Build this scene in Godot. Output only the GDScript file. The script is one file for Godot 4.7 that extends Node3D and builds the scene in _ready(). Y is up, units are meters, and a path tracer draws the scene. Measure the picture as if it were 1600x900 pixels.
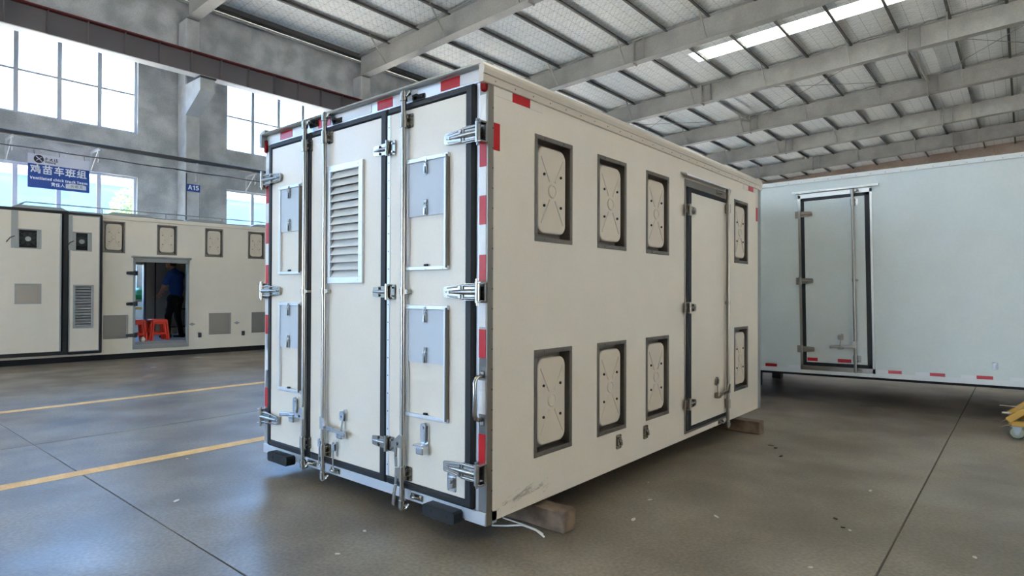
extends Node3D
# A fabrication hall with a ventilated box body on wooden blocks.
# World: -Z runs along the hall (the long side of the box), -X towards the window wall, y up, metres.

class MB:
	var st := SurfaceTool.new()
	func _init():
		st.begin(Mesh.PRIMITIVE_TRIANGLES)
	func tri(a, b, c, na, nb, nc):
		var g = (b - a).cross(c - a)
		if g.length_squared() < 1e-16: return
		if g.dot(na + nb + nc) > 0.0:
			var t = b; b = c; c = t
			t = nb; nb = nc; nc = t
		st.set_normal(na); st.add_vertex(a)
		st.set_normal(nb); st.add_vertex(b)
		st.set_normal(nc); st.add_vertex(c)
	func quad(a, b, c, d, n):
		tri(a, b, c, n, n, n); tri(a, c, d, n, n, n)
	func quads(a, b, c, d, na, nb, nc, nd):
		tri(a, b, c, na, nb, nc); tri(a, c, d, na, nc, nd)
	func box(c, s, bev := 0.0, B := Basis()):
		var h = s * 0.5
		var b = minf(bev, 0.45 * minf(s.x, minf(s.y, s.z)))
		for i in 3:
			var j = (i + 1) % 3
			var k = (i + 2) % 3
			for si in [-1.0, 1.0]:
				var n = Vector3.ZERO; n[i] = si
				var p = []
				for q in [[-1, -1], [1, -1], [1, 1], [-1, 1]]:
					var v = Vector3.ZERO
					v[i] = si * h[i]; v[j] = q[0] * (h[j] - b); v[k] = q[1] * (h[k] - b)
					p.append(c + B * v)
				quad(p[0], p[1], p[2], p[3], B * n)
				if b > 0.0:
					for sj in [-1.0, 1.0]:
						var e = []
						for sk in [-1.0, 1.0]:
							var v1 = Vector3.ZERO; v1[i] = si * h[i]; v1[j] = sj * (h[j] - b); v1[k] = sk * (h[k] - b)
							var v2 = Vector3.ZERO; v2[i] = si * (h[i] - b); v2[j] = sj * h[j]; v2[k] = sk * (h[k] - b)
							e.append(c + B * v1); e.append(c + B * v2)
						var m = Vector3.ZERO; m[i] = si; m[j] = sj
						quad(e[0], e[1], e[3], e[2], B * m.normalized())
		if b > 0.0:
			for sx in [-1.0, 1.0]:
				for sy in [-1.0, 1.0]:
					for sz in [-1.0, 1.0]:
						var sg = Vector3(sx, sy, sz)
						var n = B * sg.normalized()
						var a1 = c + B * (sg * Vector3(h.x, h.y - b, h.z - b))
						var a2 = c + B * (sg * Vector3(h.x - b, h.y, h.z - b))
						var a3 = c + B * (sg * Vector3(h.x - b, h.y - b, h.z))
						tri(a1, a2, a3, n, n, n)
	func span(a, b, bev := 0.0):
		box((a + b) * 0.5, (b - a).abs(), bev)
	func bar(a, b, w, t, up := Vector3.UP, bev := 0.0):   # a rectangular bar from a to b
		var z = (b - a).normalized()
		var x = up.cross(z).normalized()
		box((a + b) * 0.5, Vector3(w, t, (b - a).length()), bev, Basis(x, z.cross(x), z))
	func tube(pts, r, n := 10, caps := true, closed := false):
		var m = pts.size()
		var rings = []
		var nr = []
		var ref = Vector3.UP
		var d0 = (pts[1] - pts[0]).normalized()
		if absf(d0.dot(ref)) > 0.9: ref = Vector3.RIGHT
		var u = d0.cross(ref).normalized()
		for i in m:
			var d
			if closed: d = (pts[(i + 1) % m] - pts[(i + m - 1) % m]).normalized()
			elif i == 0: d = d0
			elif i == m - 1: d = (pts[i] - pts[i - 1]).normalized()
			else: d = ((pts[i + 1] - pts[i]).normalized() + (pts[i] - pts[i - 1]).normalized()).normalized()
			u = (u - d * u.dot(d)).normalized()
			var v = d.cross(u)
			var rr = r[i] if r is Array else r
			var ring = []
			var nn = []
			for k in n:
				var a = TAU * k / n
				var o = u * cos(a) + v * sin(a)
				ring.append(pts[i] + o * rr); nn.append(o)
			rings.append(ring); nr.append(nn)
		for i in (m if closed else m - 1):
			var i2 = (i + 1) % m
			for k in n:
				var k2 = (k + 1) % n
				quads(rings[i][k], rings[i][k2], rings[i2][k2], rings[i2][k], nr[i][k], nr[i][k2], nr[i2][k2], nr[i2][k])
		if caps and not closed:
			var da = -(pts[1] - pts[0]).normalized()
			var db = (pts[m - 1] - pts[m - 2]).normalized()
			for k in n:
				var k2 = (k + 1) % n
				tri(pts[0], rings[0][k], rings[0][k2], da, da, da)
				tri(pts[m - 1], rings[m - 1][k], rings[m - 1][k2], db, db, db)
	func cyl(a, b, r, n := 12):
		tube([a, b], r, n)
	func torus(c, ax, R, r, n := 16, m := 6):
		var u = ax.cross(Vector3.UP if absf(ax.y) < 0.9 else Vector3.RIGHT).normalized()
		var v = ax.cross(u).normalized()
		var p = []
		for i in n:
			p.append(c + (u * cos(TAU * i / n) + v * sin(TAU * i / n)) * R)
		tube(p, r, m, false, true)
	func prism(poly, O, U, V, d):   # polygon in (U, V) at O, extruded by the vector d
		var n = d.normalized()
		var ix = Geometry2D.triangulate_polygon(poly)
		for k in range(0, ix.size(), 3):
			var p = []
			for q in 3: p.append(O + U * poly[ix[k + q]].x + V * poly[ix[k + q]].y)
			tri(p[0] + d, p[1] + d, p[2] + d, n, n, n)
			tri(p[0], p[1], p[2], -n, -n, -n)
		var area = 0.0
		for k in poly.size():
			area += poly[k].cross(poly[(k + 1) % poly.size()])
		var sg = 1.0 if area > 0 else -1.0
		for k in poly.size():
			var a2 = poly[k]
			var b2 = poly[(k + 1) % poly.size()]
			var e = b2 - a2
			if e.length() < 1e-6: continue
			var m2 = Vector2(e.y, -e.x).normalized() * sg
			var a = O + U * a2.x + V * a2.y
			var b = O + U * b2.x + V * b2.y
			quad(a, b, b + d, a + d, U * m2.x + V * m2.y)
	func loft(rings, cap := true):   # closed rings of equal size, flat-shaded, last ring capped
		for i in rings.size() - 1:
			var n = rings[i].size()
			var mid = Vector3.ZERO
			for q in rings[i]: mid += q
			mid /= n
			for k in n:
				var k2 = (k + 1) % n
				var a = rings[i][k]; var b = rings[i][k2]; var c = rings[i + 1][k2]; var d = rings[i + 1][k]
				var g = (c - a).cross(d - b)
				if g.length_squared() < 1e-18: continue
				g = g.normalized()
				var out = (a + b + c + d) * 0.25 - mid
				if g.dot(out) < 0.0: g = -g
				quad(a, b, c, d, g)
		if cap:
			var L = rings[rings.size() - 1]
			var g2 = (L[1] - L[0]).cross(L[2] - L[1]).normalized()
			var prev = rings[rings.size() - 2]
			var m1 = Vector3.ZERO
			var m0 = Vector3.ZERO
			for q in L: m1 += q
			for q in prev: m0 += q
			m1 /= L.size(); m0 /= L.size()
			if g2.dot(m1 - m0) < 0.0: g2 = -g2
			for k in L.size():
				tri(m1, L[k], L[(k + 1) % L.size()], g2, g2, g2)
	func frame(u0, v0, u1, v1, w, n0, n1):   # a rectangular ring of bar width w in the face plane
		span(Vector3(u0, v0, n0), Vector3(u1, v0 + w, n1), 0.002)
		span(Vector3(u0, v1 - w, n0), Vector3(u1, v1, n1), 0.002)
		span(Vector3(u0, v0 + w, n0), Vector3(u0 + w, v1 - w, n1), 0.002)
		span(Vector3(u1 - w, v0 + w, n0), Vector3(u1, v1 - w, n1), 0.002)
	func panel(u0, v0, u1, v1, holes, n0, n1):   # a sheet between n0 and n1 with rectangular holes
		var us = [u0, u1]
		var vs = [v0, v1]
		for h in holes:
			for q in [h[0], h[2]]:
				if q > u0 and q < u1 and not us.has(q): us.append(q)
			for q in [h[1], h[3]]:
				if q > v0 and q < v1 and not vs.has(q): vs.append(q)
		us.sort(); vs.sort()
		var nu = us.size() - 1
		var nv = vs.size() - 1
		var solid = []
		for i in nu:
			var col = []
			for j in nv:
				var cu = (us[i] + us[i + 1]) * 0.5
				var cv = (vs[j] + vs[j + 1]) * 0.5
				var ok = true
				for h in holes:
					if cu > h[0] and cu < h[2] and cv > h[1] and cv < h[3]: ok = false
				col.append(ok)
			solid.append(col)
		for i in nu:
			for j in nv:
				if not solid[i][j]: continue
				var a = us[i]; var b = us[i + 1]; var c = vs[j]; var d = vs[j + 1]
				quad(Vector3(a, c, n1), Vector3(b, c, n1), Vector3(b, d, n1), Vector3(a, d, n1), Vector3(0, 0, 1))
				quad(Vector3(a, c, n0), Vector3(b, c, n0), Vector3(b, d, n0), Vector3(a, d, n0), Vector3(0, 0, -1))
				if i == 0 or not solid[i - 1][j]: quad(Vector3(a, c, n0), Vector3(a, d, n0), Vector3(a, d, n1), Vector3(a, c, n1), Vector3(-1, 0, 0))
				if i == nu - 1 or not solid[i + 1][j]: quad(Vector3(b, c, n0), Vector3(b, d, n0), Vector3(b, d, n1), Vector3(b, c, n1), Vector3(1, 0, 0))
				if j == 0 or not solid[i][j - 1]: quad(Vector3(a, c, n0), Vector3(b, c, n0), Vector3(b, c, n1), Vector3(a, c, n1), Vector3(0, -1, 0))
				if j == nv - 1 or not solid[i][j + 1]: quad(Vector3(a, d, n0), Vector3(b, d, n0), Vector3(b, d, n1), Vector3(a, d, n1), Vector3(0, 1, 0))
	func mesh():
		return st.commit()

var M := {}
var taken := {}
var ID := Transform3D()

func numbered(called):
	if not taken.has(called):
		taken[called] = 0
		return called
	taken[called] += 1
	return "%s_%03d" % [called, taken[called]]

func tag(o, label, category, group = ""):
	o.set_meta("label", label); o.set_meta("category", category)
	if group != "": o.set_meta("group", group)
	return o

func thing(called, label, category, at = Vector3.ZERO, group = ""):
	var o := Node3D.new()
	o.name = numbered(called)
	add_child(o)
	o.position = at
	return tag(o, label, category, group)

func setting(called, at = Vector3.ZERO):
	var o := Node3D.new()
	o.name = called
	add_child(o)
	o.position = at
	o.set_meta("kind", "structure")
	return o

func put(called, m, mat, parent = null, xf = Transform3D()):
	var o := MeshInstance3D.new()
	o.mesh = m.mesh() if m is MB else m
	o.material_override = mat
	o.cast_shadow = GeometryInstance3D.SHADOW_CASTING_SETTING_ON
	if parent == null:
		o.name = numbered(called)
		add_child(o)
	else:
		o.name = called
		parent.add_child(o, true)
	o.global_transform = xf
	return o

func lbl(o, text):
	o.set_meta("label", text)
	return o

func at(F, u, v, n = 0.0, turn = 0.0):   # a local frame at (u, v, n) on the face F, turned about its normal
	return F * Transform3D(Basis(Vector3(0, 0, 1), turn), Vector3(u, v, n))

func rrect(w, h, r, n = 5):
	var p = PackedVector2Array()
	for q in [[1, 1, 0], [-1, 1, 1], [-1, -1, 2], [1, -1, 3]]:
		for k in n + 1:
			var a = PI / 2 * (q[2] + float(k) / n)
			p.append(Vector2(q[0] * (w / 2 - r) + r * cos(a), q[1] * (h / 2 - r) + r * sin(a)))
	return p

func ring3(poly, n, c = Vector2.ZERO):
	var o = []
	for q in poly: o.append(Vector3(q.x + c.x, q.y + c.y, n))
	return o

# ------------------------------------------------------------------ materials
func mat(called, col, rough, metal = 0.0, extra = {}):
	var m := StandardMaterial3D.new()
	m.albedo_color = col
	m.roughness = rough
	m.metallic = metal
	for k in extra: m.set(k, extra[k])
	M[called] = m
	return m

func fnl(sd, freq, oct = 4, kind = FastNoiseLite.TYPE_SIMPLEX_SMOOTH):
	var f := FastNoiseLite.new()
	f.seed = sd; f.noise_type = kind; f.frequency = freq
	f.fractal_type = FastNoiseLite.FRACTAL_FBM; f.fractal_octaves = oct
	return f

func grey(sd, freq, size, oct = 4):
	var im = fnl(sd, freq, oct).get_seamless_image(size, size)
	im.convert(Image.FORMAT_L8)
	return im

func tex(im):
	im.generate_mipmaps()
	return ImageTexture.create_from_image(im)

# blends colour stops by coarse noise and adds fine grain: what the surface is made of
func patchy(size, sd, lo, hi, fcoarse, fgrain, grain, spots = 0.0):
	var a = grey(sd, fcoarse, size, 5)
	var b = grey(sd + 7, fgrain, size, 2)
	var c = grey(sd + 13, fcoarse * 3.0, size, 3)
	var im = Image.create(size, size, false, Image.FORMAT_RGB8)
	for y in size:
		for x in size:
			var t = smoothstep(0.1, 0.9, a.get_pixel(x, y).r)
			var k = lo.lerp(hi, t)
			var g = 1.0 + (b.get_pixel(x, y).r - 0.5) * grain
			if spots > 0.0:
				var s = c.get_pixel(x, y).r
				if s > 0.66: g *= 1.0 - spots * minf((s - 0.66) * 6.0, 1.0)
			im.set_pixel(x, y, Color(k.r * g, k.g * g, k.b * g))
	return tex(im)

func rough_tex(size, sd, freq, lo, hi):
	var a = grey(sd, freq, size, 4)
	var im = Image.create(size, size, false, Image.FORMAT_L8)
	for y in size:
		for x in size:
			var t = smoothstep(0.05, 0.95, a.get_pixel(x, y).r)
			var q = lerpf(lo, hi, t)
			im.set_pixel(x, y, Color(q, q, q))
	return tex(im)

func tri_uv(m, s):
	m.uv1_triplanar = true
	m.uv1_world_triplanar = true
	m.uv1_scale = Vector3.ONE * s
	return m

func make_materials():
	var m
	m = mat("panel", Color.WHITE, 0.34)
	m.albedo_texture = patchy(256, 3, Color(0.865, 0.828, 0.765), Color(0.875, 0.838, 0.776), 0.012, 0.2, 0.02)
	m.clearcoat_enabled = true; m.clearcoat = 0.35; m.clearcoat_roughness = 0.25
	tri_uv(m, 0.8)
	m = mat("panel_white", Color.WHITE, 0.38)
	m.albedo_texture = patchy(256, 33, Color(0.795, 0.812, 0.785), Color(0.808, 0.826, 0.80), 0.012, 0.15, 0.02)
	tri_uv(m, 0.6)
	mat("cover", Color(0.82, 0.775, 0.705), 0.3)
	mat("inner_wall", Color(0.55, 0.55, 0.56), 0.5)
	mat("steel", Color(0.70, 0.685, 0.66), 0.2, 1.0)
	mat("brushed", Color(0.60, 0.57, 0.53), 0.34, 1.0)
	mat("hatch_steel", Color(0.50, 0.475, 0.44), 0.45, 0.85)
	mat("zinc", Color(0.80, 0.81, 0.82), 0.22, 1.0)
	m = mat("alu", Color(0.86, 0.87, 0.88), 0.38, 0.75)
	mat("alu_dull", Color(0.62, 0.63, 0.62), 0.5, 0.6)
	mat("white_trim", Color(0.84, 0.84, 0.82), 0.35)
	mat("rail_trim", Color(0.78, 0.74, 0.68), 0.35)
	mat("rubber", Color(0.075, 0.078, 0.085), 0.55)
	mat("black", Color(0.06, 0.06, 0.06), 0.6)
	mat("under", Color(0.10, 0.10, 0.10), 0.8)
	mat("sheet", Color(0.735, 0.765, 0.795), 0.42)
	mat("red_tape", Color(0.72, 0.045, 0.07), 0.28)
	mat("white_tape", Color(0.88, 0.87, 0.86), 0.25)
	mat("clear_tape", Color(0.88, 0.85, 0.80), 0.14)
	mat("red_lens", Color(0.55, 0.02, 0.03), 0.15)
	m = mat("wood", Color.WHITE, 0.8)
	m.albedo_texture = patchy(256, 51, Color(0.40, 0.33, 0.27), Color(0.52, 0.44, 0.36), 0.012, 0.2, 0.15)
	tri_uv(m, 2.5)
	mat("wood_end", Color(0.62, 0.50, 0.36), 0.8)
	m = mat("concrete", Color.WHITE, 1.0)
	m.albedo_texture = patchy(1024, 5, Color(0.425, 0.385, 0.328), Color(0.53, 0.49, 0.425), 0.006, 0.22, 0.30)
	m.roughness_texture = rough_tex(512, 6, 0.012, 0.30, 0.44)
	tri_uv(m, 0.16)
	mat("joint", Color(0.36, 0.33, 0.29), 0.9)
	m = mat("yellow_line", Color.WHITE, 0.5)
	m.albedo_texture = patchy(256, 8, Color(0.88, 0.68, 0.34), Color(0.93, 0.75, 0.42), 0.03, 0.3, 0.2)
	tri_uv(m, 0.7)
	m = mat("plaster", Color.WHITE, 0.9)
	m.albedo_texture = patchy(1024, 11, Color(0.63, 0.645, 0.642), Color(0.785, 0.795, 0.79), 0.006, 0.12, 0.12)
	tri_uv(m, 0.17)
	m = mat("plaster_brown", Color.WHITE, 0.9)
	m.albedo_texture = patchy(256, 12, Color(0.56, 0.50, 0.45), Color(0.64, 0.58, 0.53), 0.01, 0.12, 0.10)
	tri_uv(m, 0.17)
	m = mat("column", Color.WHITE, 0.85)
	m.albedo_texture = patchy(512, 14, Color(0.68, 0.69, 0.685), Color(0.76, 0.77, 0.765), 0.008, 0.15, 0.10)
	tri_uv(m, 0.35)
	m = mat("steel_paint", Color.WHITE, 0.55)
	m.albedo_texture = patchy(256, 15, Color(0.60, 0.60, 0.575), Color(0.67, 0.67, 0.645), 0.01, 0.15, 0.08)
	tri_uv(m, 0.3)
	mat("crane_paint", Color(0.40, 0.39, 0.40), 0.55)
	mat("crane_light", Color(0.86, 0.86, 0.85), 0.5)
	mat("rail_red", Color(0.38, 0.09, 0.09), 0.6)
	mat("purlin", Color(0.34, 0.34, 0.325), 0.6, 0.2)
	mat("galv", Color(0.62, 0.63, 0.62), 0.45, 0.6)
	mat("pipe", Color(0.20, 0.21, 0.22), 0.5)
	mat("bracket", Color(0.78, 0.79, 0.79), 0.5)
	m = mat("foil", Color.WHITE, 0.5)
	quilt(m)
	mat("window_frame", Color(0.78, 0.80, 0.83), 0.5)
	m = mat("glass", Color(0.93, 0.98, 1.0, 0.10), 0.05)
	m.transparency = BaseMaterial3D.TRANSPARENCY_ALPHA
	m = mat("skylight", Color(0.95, 0.95, 0.91), 0.4)
	m.backlight_enabled = true; m.backlight = Color(1.0, 1.0, 0.96)
	mat("sign_blue", Color(0.045, 0.26, 0.58), 0.4)
	mat("sign_white", Color(0.80, 0.81, 0.86), 0.4)
	mat("sign_ink", Color(0.93, 0.95, 0.98), 0.5)
	mat("sign_navy", Color(0.05, 0.06, 0.16), 0.5)
	mat("sticker", Color(0.80, 0.82, 0.84), 0.5)
	mat("faint_ink", Color(0.45, 0.50, 0.53), 0.6)
	mat("orange", Color(0.93, 0.20, 0.05), 0.3)
	mat("yellow_paint", Color(0.74, 0.55, 0.17), 0.45)
	mat("caster", Color(0.56, 0.55, 0.46), 0.5)
	mat("skin", Color(0.72, 0.52, 0.42), 0.6)
	mat("hair", Color(0.05, 0.045, 0.045), 0.6)
	mat("shirt", Color(0.10, 0.27, 0.52), 0.85)
	mat("trousers", Color(0.07, 0.075, 0.09), 0.9)
	mat("shoe", Color(0.06, 0.06, 0.06), 0.6)
	mat("cable", Color(0.82, 0.82, 0.80), 0.5)
	mat("scrap_pale", Color(0.82, 0.80, 0.76), 0.8)
	mat("scrap_dark", Color(0.12, 0.10, 0.09), 0.8)
	mat("green", Color(0.08, 0.42, 0.20), 0.5)
	mat("wall_cyan", Color(0.30, 0.40, 0.43), 0.8)
	mat("warm_wall", Color(0.80, 0.74, 0.64), 0.85)
	mat("roof_grey", Color(0.45, 0.50, 0.52), 0.7)
	m = mat("leaf", Color(0.38, 0.45, 0.26), 0.7)
	m.backlight_enabled = true; m.backlight = Color(0.3, 0.4, 0.12)
	mat("bark", Color(0.35, 0.28, 0.22), 0.9)
	m = mat("yard", Color.WHITE, 0.9)
	m.albedo_texture = patchy(256, 21, Color(0.74, 0.71, 0.65), Color(0.80, 0.77, 0.71), 0.01, 0.2, 0.1)
	tri_uv(m, 0.1)
	# dirt rubbed on the panel near its bottom edge: a ragged smear with its own outline
	m = mat("smear", Color.WHITE, 0.8)
	var n1 = fnl(91, 0.02, 4)
	var n2 = fnl(92, 0.09, 3)
	var im = Image.create(256, 96, false, Image.FORMAT_RGBA8)
	for y in 96:
		for x in 256:
			var e = minf(minf(x, 255 - x) / 90.0, minf(y, 95 - y) / 34.0)
			var a = clampf((n1.get_noise_2d(x * 0.7 + y * 0.9, y * 1.3) * 1.1 + n2.get_noise_2d(x, y) * 0.3 + minf(e, 1.0) * 0.8 - 0.72) * 0.8, 0.0, 0.34)
			im.set_pixel(x, y, Color(0.40, 0.40, 0.37, a))
	m.albedo_texture = tex(im)
	m.transparency = BaseMaterial3D.TRANSPARENCY_ALPHA

func quilt(m):   # stitched diamonds of the foil blanket and its wire mesh
	var s = 512
	var h = Image.create(s, s, false, Image.FORMAT_L8)
	var c = Image.create(s, s, false, Image.FORMAT_RGB8)
	var nz = grey(19, 0.02, s, 4)
	var nf = grey(20, 0.15, s, 2)
	for y in s:
		for x in s:
			var u = float(x) / s * 8.0
			var v = float(y) / s * 8.0
			var a = absf(fposmod(u + v, 1.0) - 0.5) * 2.0
			var b = absf(fposmod(u - v, 1.0) - 0.5) * 2.0
			var d = minf(1.0 - a, 1.0 - b)
			var q = pow(clampf(d * 1.6, 0, 1), 0.5)
			var n = nz.get_pixel(x, y).r
			h.set_pixel(x, y, Color.WHITE * clampf(q * 0.55 + n * 0.45, 0, 1))
			var k = 0.93 + (n - 0.5) * 0.08 + (nf.get_pixel(x, y).r - 0.5) * 0.08
			if d < 0.07: k *= 0.86
			var w = minf(fposmod(u, 2.0), fposmod(v, 2.0))
			if w < 0.05: k *= 0.72
			c.set_pixel(x, y, Color(k * 0.985, k, k * 0.985))
	m.albedo_texture = tex(c)
	var nm = h.duplicate()
	nm.bump_map_to_normal_map(5.0)
	m.normal_enabled = true
	m.normal_texture = tex(nm)
	m.normal_scale = 0.9
	tri_uv(m, 0.62)

# ------------------------------------------------------------------ faces
var FD := Transform3D()                                                                          # rear doors of the box: u = x
var FS := Transform3D(Basis(Vector3(0, 0, -1), Vector3(0, 1, 0), Vector3(1, 0, 0)), Vector3.ZERO)   # its long side: u = -z
var FL: Transform3D                                                                              # long side of the box by the windows
var FR: Transform3D                                                                              # side of the white box behind
const W := 2.407
const L := 4.523
const SL := 0.0485
func rafter_y(x): return 9.575 + SL * (x + 9.23) if x < 4.0 else 9.575 + SL * (13.23) - SL * (x - 4.0)

func _ready():
	# ---- camera
	var cam := Camera3D.new()
	cam.name = "camera"
	add_child(cam)
	cam.position = Vector3(2.2593, 1.4045, 2.4768)
	cam.rotation = Vector3(deg_to_rad(0.4504), deg_to_rad(40.0276), deg_to_rad(0.1911))
	cam.fov = rad_to_deg(2.0 * atan(450.0 / 953.67))
	cam.near = 0.05
	cam.far = 300.0
	cam.current = true
	# ---- sky and exposure
	var env := Environment.new()
	var sky := Sky.new()
	var sm := ProceduralSkyMaterial.new()
	sm.sky_top_color = Color(0.45, 0.70, 1.0)
	sm.sky_horizon_color = Color(0.84, 0.93, 1.0)
	sm.ground_horizon_color = Color(0.80, 0.82, 0.82)
	sm.ground_bottom_color = Color(0.62, 0.62, 0.60)
	sm.sky_energy_multiplier = 1.5
	sm.sun_angle_max = 0.0
	sky.sky_material = sm
	env.background_mode = Environment.BG_SKY
	env.sky = sky
	env.background_energy_multiplier = 1.0
	env.tonemap_mode = Environment.TONE_MAPPER_LINEAR
	env.tonemap_exposure = 9.0
	env.sdfgi_enabled = true
	env.ssao_enabled = true
	env.ssil_enabled = true
	var we := WorldEnvironment.new()
	we.name = "world_environment"
	we.environment = env
	add_child(we)

	var sun := DirectionalLight3D.new()
	sun.name = "sun"
	add_child(sun)
	sun.look_at_from_position(Vector3(0.14, 0.92, 0.37) * 40.0, Vector3.ZERO)
	sun.light_color = Color(1.0, 0.935, 0.83)
	sun.light_energy = 3.4
	sun.light_angular_distance = 0.53
	sun.shadow_enabled = true
	sun.sky_mode = DirectionalLight3D.SKY_MODE_LIGHT_ONLY

	make_materials()
	var a := deg_to_rad(3.8)
	FL = Transform3D(Basis(Vector3(sin(a), 0, -cos(a)), Vector3(0, 1, 0), Vector3(cos(a), 0, sin(a))), Vector3(-12.08, 0, -1.7))
	var b := deg_to_rad(0.93)
	FR = Transform3D(Basis(Vector3(cos(b), sin(b), 0), Vector3(-sin(b), cos(b), 0), Vector3(0, 0, 1)), Vector3(0, 0.375, -6.177))

	build_floor()
	build_walls()
	build_roof()
	build_wall_fittings()
	build_outside()
	build_main_box()
	build_left_box()
	build_right_box()
	build_loose_things()

# ------------------------------------------------------------------ the hall
const X0 := -16.55
const X1 := 24.0
const Z0 := -47.0
const Z1 := 25.0

func build_floor():
	var fl = setting("floor")
	var sub := MB.new()
	sub.span(Vector3(X0, -0.30, Z0), Vector3(X1, -0.006, Z1))
	put("sub_base", sub, M.joint, fl)
	var xs = [X0]
	var x = 1.69 - 6.37 * 2
	while x < X1:
		xs.append(x); x += 6.37
	xs.append(X1)
	var zs = [Z0]
	var z = 1.0 - 7.2 * 6
	while z < Z1:
		zs.append(z); z += 7.2
	zs.append(Z1)
	for i in xs.size() - 1:
		for j in zs.size() - 1:
			var s := MB.new()
			s.span(Vector3(xs[i] + 0.005, -0.06, zs[j] + 0.005), Vector3(xs[i + 1] - 0.005, 0.0, zs[j + 1] - 0.005), 0.002)
			put("slab", s, M.concrete, fl)
	for q in [[-3.335, 0.15], [-6.80, 0.15]]:
		var p := MB.new()
		p.span(Vector3(q[0] - q[1] / 2, -0.002, Z0 + 4), Vector3(q[0] + q[1] / 2, 0.0015, Z1 - 4))
		lbl(put("painted_line", p, M.yellow_line, fl), "yellow line painted on the concrete")

func build_walls():
	# the window wall: face frame u = -z, n = +x
	var F = Transform3D(FS.basis, Vector3(X0, 0, 0))
	var holes = []
	var bays = []
	for k in range(-4, 8):
		var c = -4.0 + 6.0 * k + 6.0   # u of a bay's middle: 2, 8, 14 ... and the bays behind the camera
		if c < -Z1 + 2.5 or c > -Z0 - 2.5: continue
		bays.append(c)
		holes.append([c - 1.77, 5.77, c + 1.77, 7.95])
		holes.append([c - 1.77, 1.10, c + 1.77, 4.57])
	var wl := MB.new()
	wl.panel(-Z1, 0.0, -Z0, 9.95, holes, -0.28, 0.0)
	var wn = put("wall_left", wl, M.plaster, null, F)
	wn.set_meta("kind", "structure")
	var up = window_meshes(5.77, 7.95, 2)
	var lo = window_meshes(1.10, 4.57, 3)
	var nw = 1
	for c in bays:
		for set_ in [up, lo]:
			window(set_, at(F, c, 0, -0.12), nw); nw += 1
	# far wall, right wall, wall behind the camera
	var far := MB.new()
	var gable = PackedVector2Array([Vector2(X0, 0), Vector2(X1, 0), Vector2(X1, rafter_y(X1) + 0.9), Vector2(4, rafter_y(3.9) + 0.9), Vector2(X0, rafter_y(X0) + 0.9)])
	far.prism(gable, Vector3(0, 0, Z0 - 0.25), Vector3(1, 0, 0), Vector3(0, 1, 0), Vector3(0, 0, 0.25))
	put("wall_far", far, M.plaster_brown).set_meta("kind", "structure")
	var FRt = Transform3D(Basis(Vector3(0, 0, 1), Vector3(0, 1, 0), Vector3(-1, 0, 0)), Vector3(X1, 0, 0))   # u = z
	var wr := MB.new()
	wr.panel(Z0, 0.0, Z1, 9.95, [[-14.0, -0.01, -6.0, 5.2], [0.0, -0.01, 8.0, 5.2]], -0.28, 0.0)
	put("wall_right", wr, M.plaster, null, FRt).set_meta("kind", "structure")
	var nd = 2
	for q in [[-14.0, -6.0], [0.0, 8.0]]:
		var dj := MB.new()
		for s in [q[0] - 0.1, q[1] + 0.1]: dj.span(Vector3(s - 0.12, 0, -0.3), Vector3(s + 0.12, 5.2, 0.04), 0.01)
		dj.span(Vector3(q[0] - 0.22, 5.2, -0.3), Vector3(q[1] + 0.22, 5.5, 0.04), 0.01)
		put("door_%d" % nd, dj, M.steel_paint, null, FRt).set_meta("kind", "structure")
		nd += 1
	var FB = Transform3D(Basis(Vector3(-1, 0, 0), Vector3(0, 1, 0), Vector3(0, 0, -1)), Vector3(0, 0, Z1))   # u = -x
	var wb := MB.new()
	wb.panel(-X1, 0.0, -X0, 10.2, [[1.0, -0.01, 10.0, 6.5]], -0.28, 0.0)
	wb.prism(PackedVector2Array([Vector2(-X1, 10.2), Vector2(-X0, 10.2), Vector2(-4.0, 11.15)]), Vector3(0, 0, -0.28), Vector3(1, 0, 0), Vector3(0, 1, 0), Vector3(0, 0, 0.28))
	put("wall_back", wb, M.plaster, null, FB).set_meta("kind", "structure")
	var df := MB.new()
	for s in [0.9, 10.1]: df.span(Vector3(s - 0.12, 0, -0.3), Vector3(s + 0.12, 6.5, 0.04), 0.01)
	df.span(Vector3(0.78, 6.5, -0.3), Vector3(10.22, 6.8, 0.04), 0.01)
	put("door_1", df, M.steel_paint, null, FB).set_meta("kind", "structure")

func window_meshes(v0, v1, rows):
	var f := MB.new()
	f.frame(-1.77, v0, 1.77, v1, 0.06, -0.03, 0.03)
	var mull := MB.new()
	mull.span(Vector3(-0.05, v0 + 0.06, -0.02), Vector3(0.05, v1 - 0.06, 0.02), 0.004)
	var tr := MB.new()
	tr.span(Vector3(-1.71, -0.028, -0.018), Vector3(1.71, 0.028, 0.018), 0.004)
	var ph = (v1 - v0 - 0.12) / rows
	var pane := MB.new()
	pane.span(Vector3(-0.42, -ph / 2, -0.003), Vector3(0.42, ph / 2, 0.003))
	return {"f": f.mesh(), "m": mull.mesh(), "t": tr.mesh(), "p": pane.mesh(), "v0": v0, "ph": ph, "rows": rows}

func window(s, X, nr):
	var w = setting("window_%d" % nr, X.origin)
	put("window_frame", s.f, M.window_frame, w, X)
	for k in 3: put("mullion", s.m, M.window_frame, w, at(X, -0.885 + 0.885 * k, 0))
	for r in s.rows:
		if r > 0: put("transom", s.t, M.window_frame, w, at(X, 0, s.v0 + 0.06 + s.ph * r))
		for k in 4: put("pane", s.p, M.glass, w, at(X, -1.31 + 0.885 * k - 0.0175, s.v0 + 0.06 + s.ph * (r + 0.5)))

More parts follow.
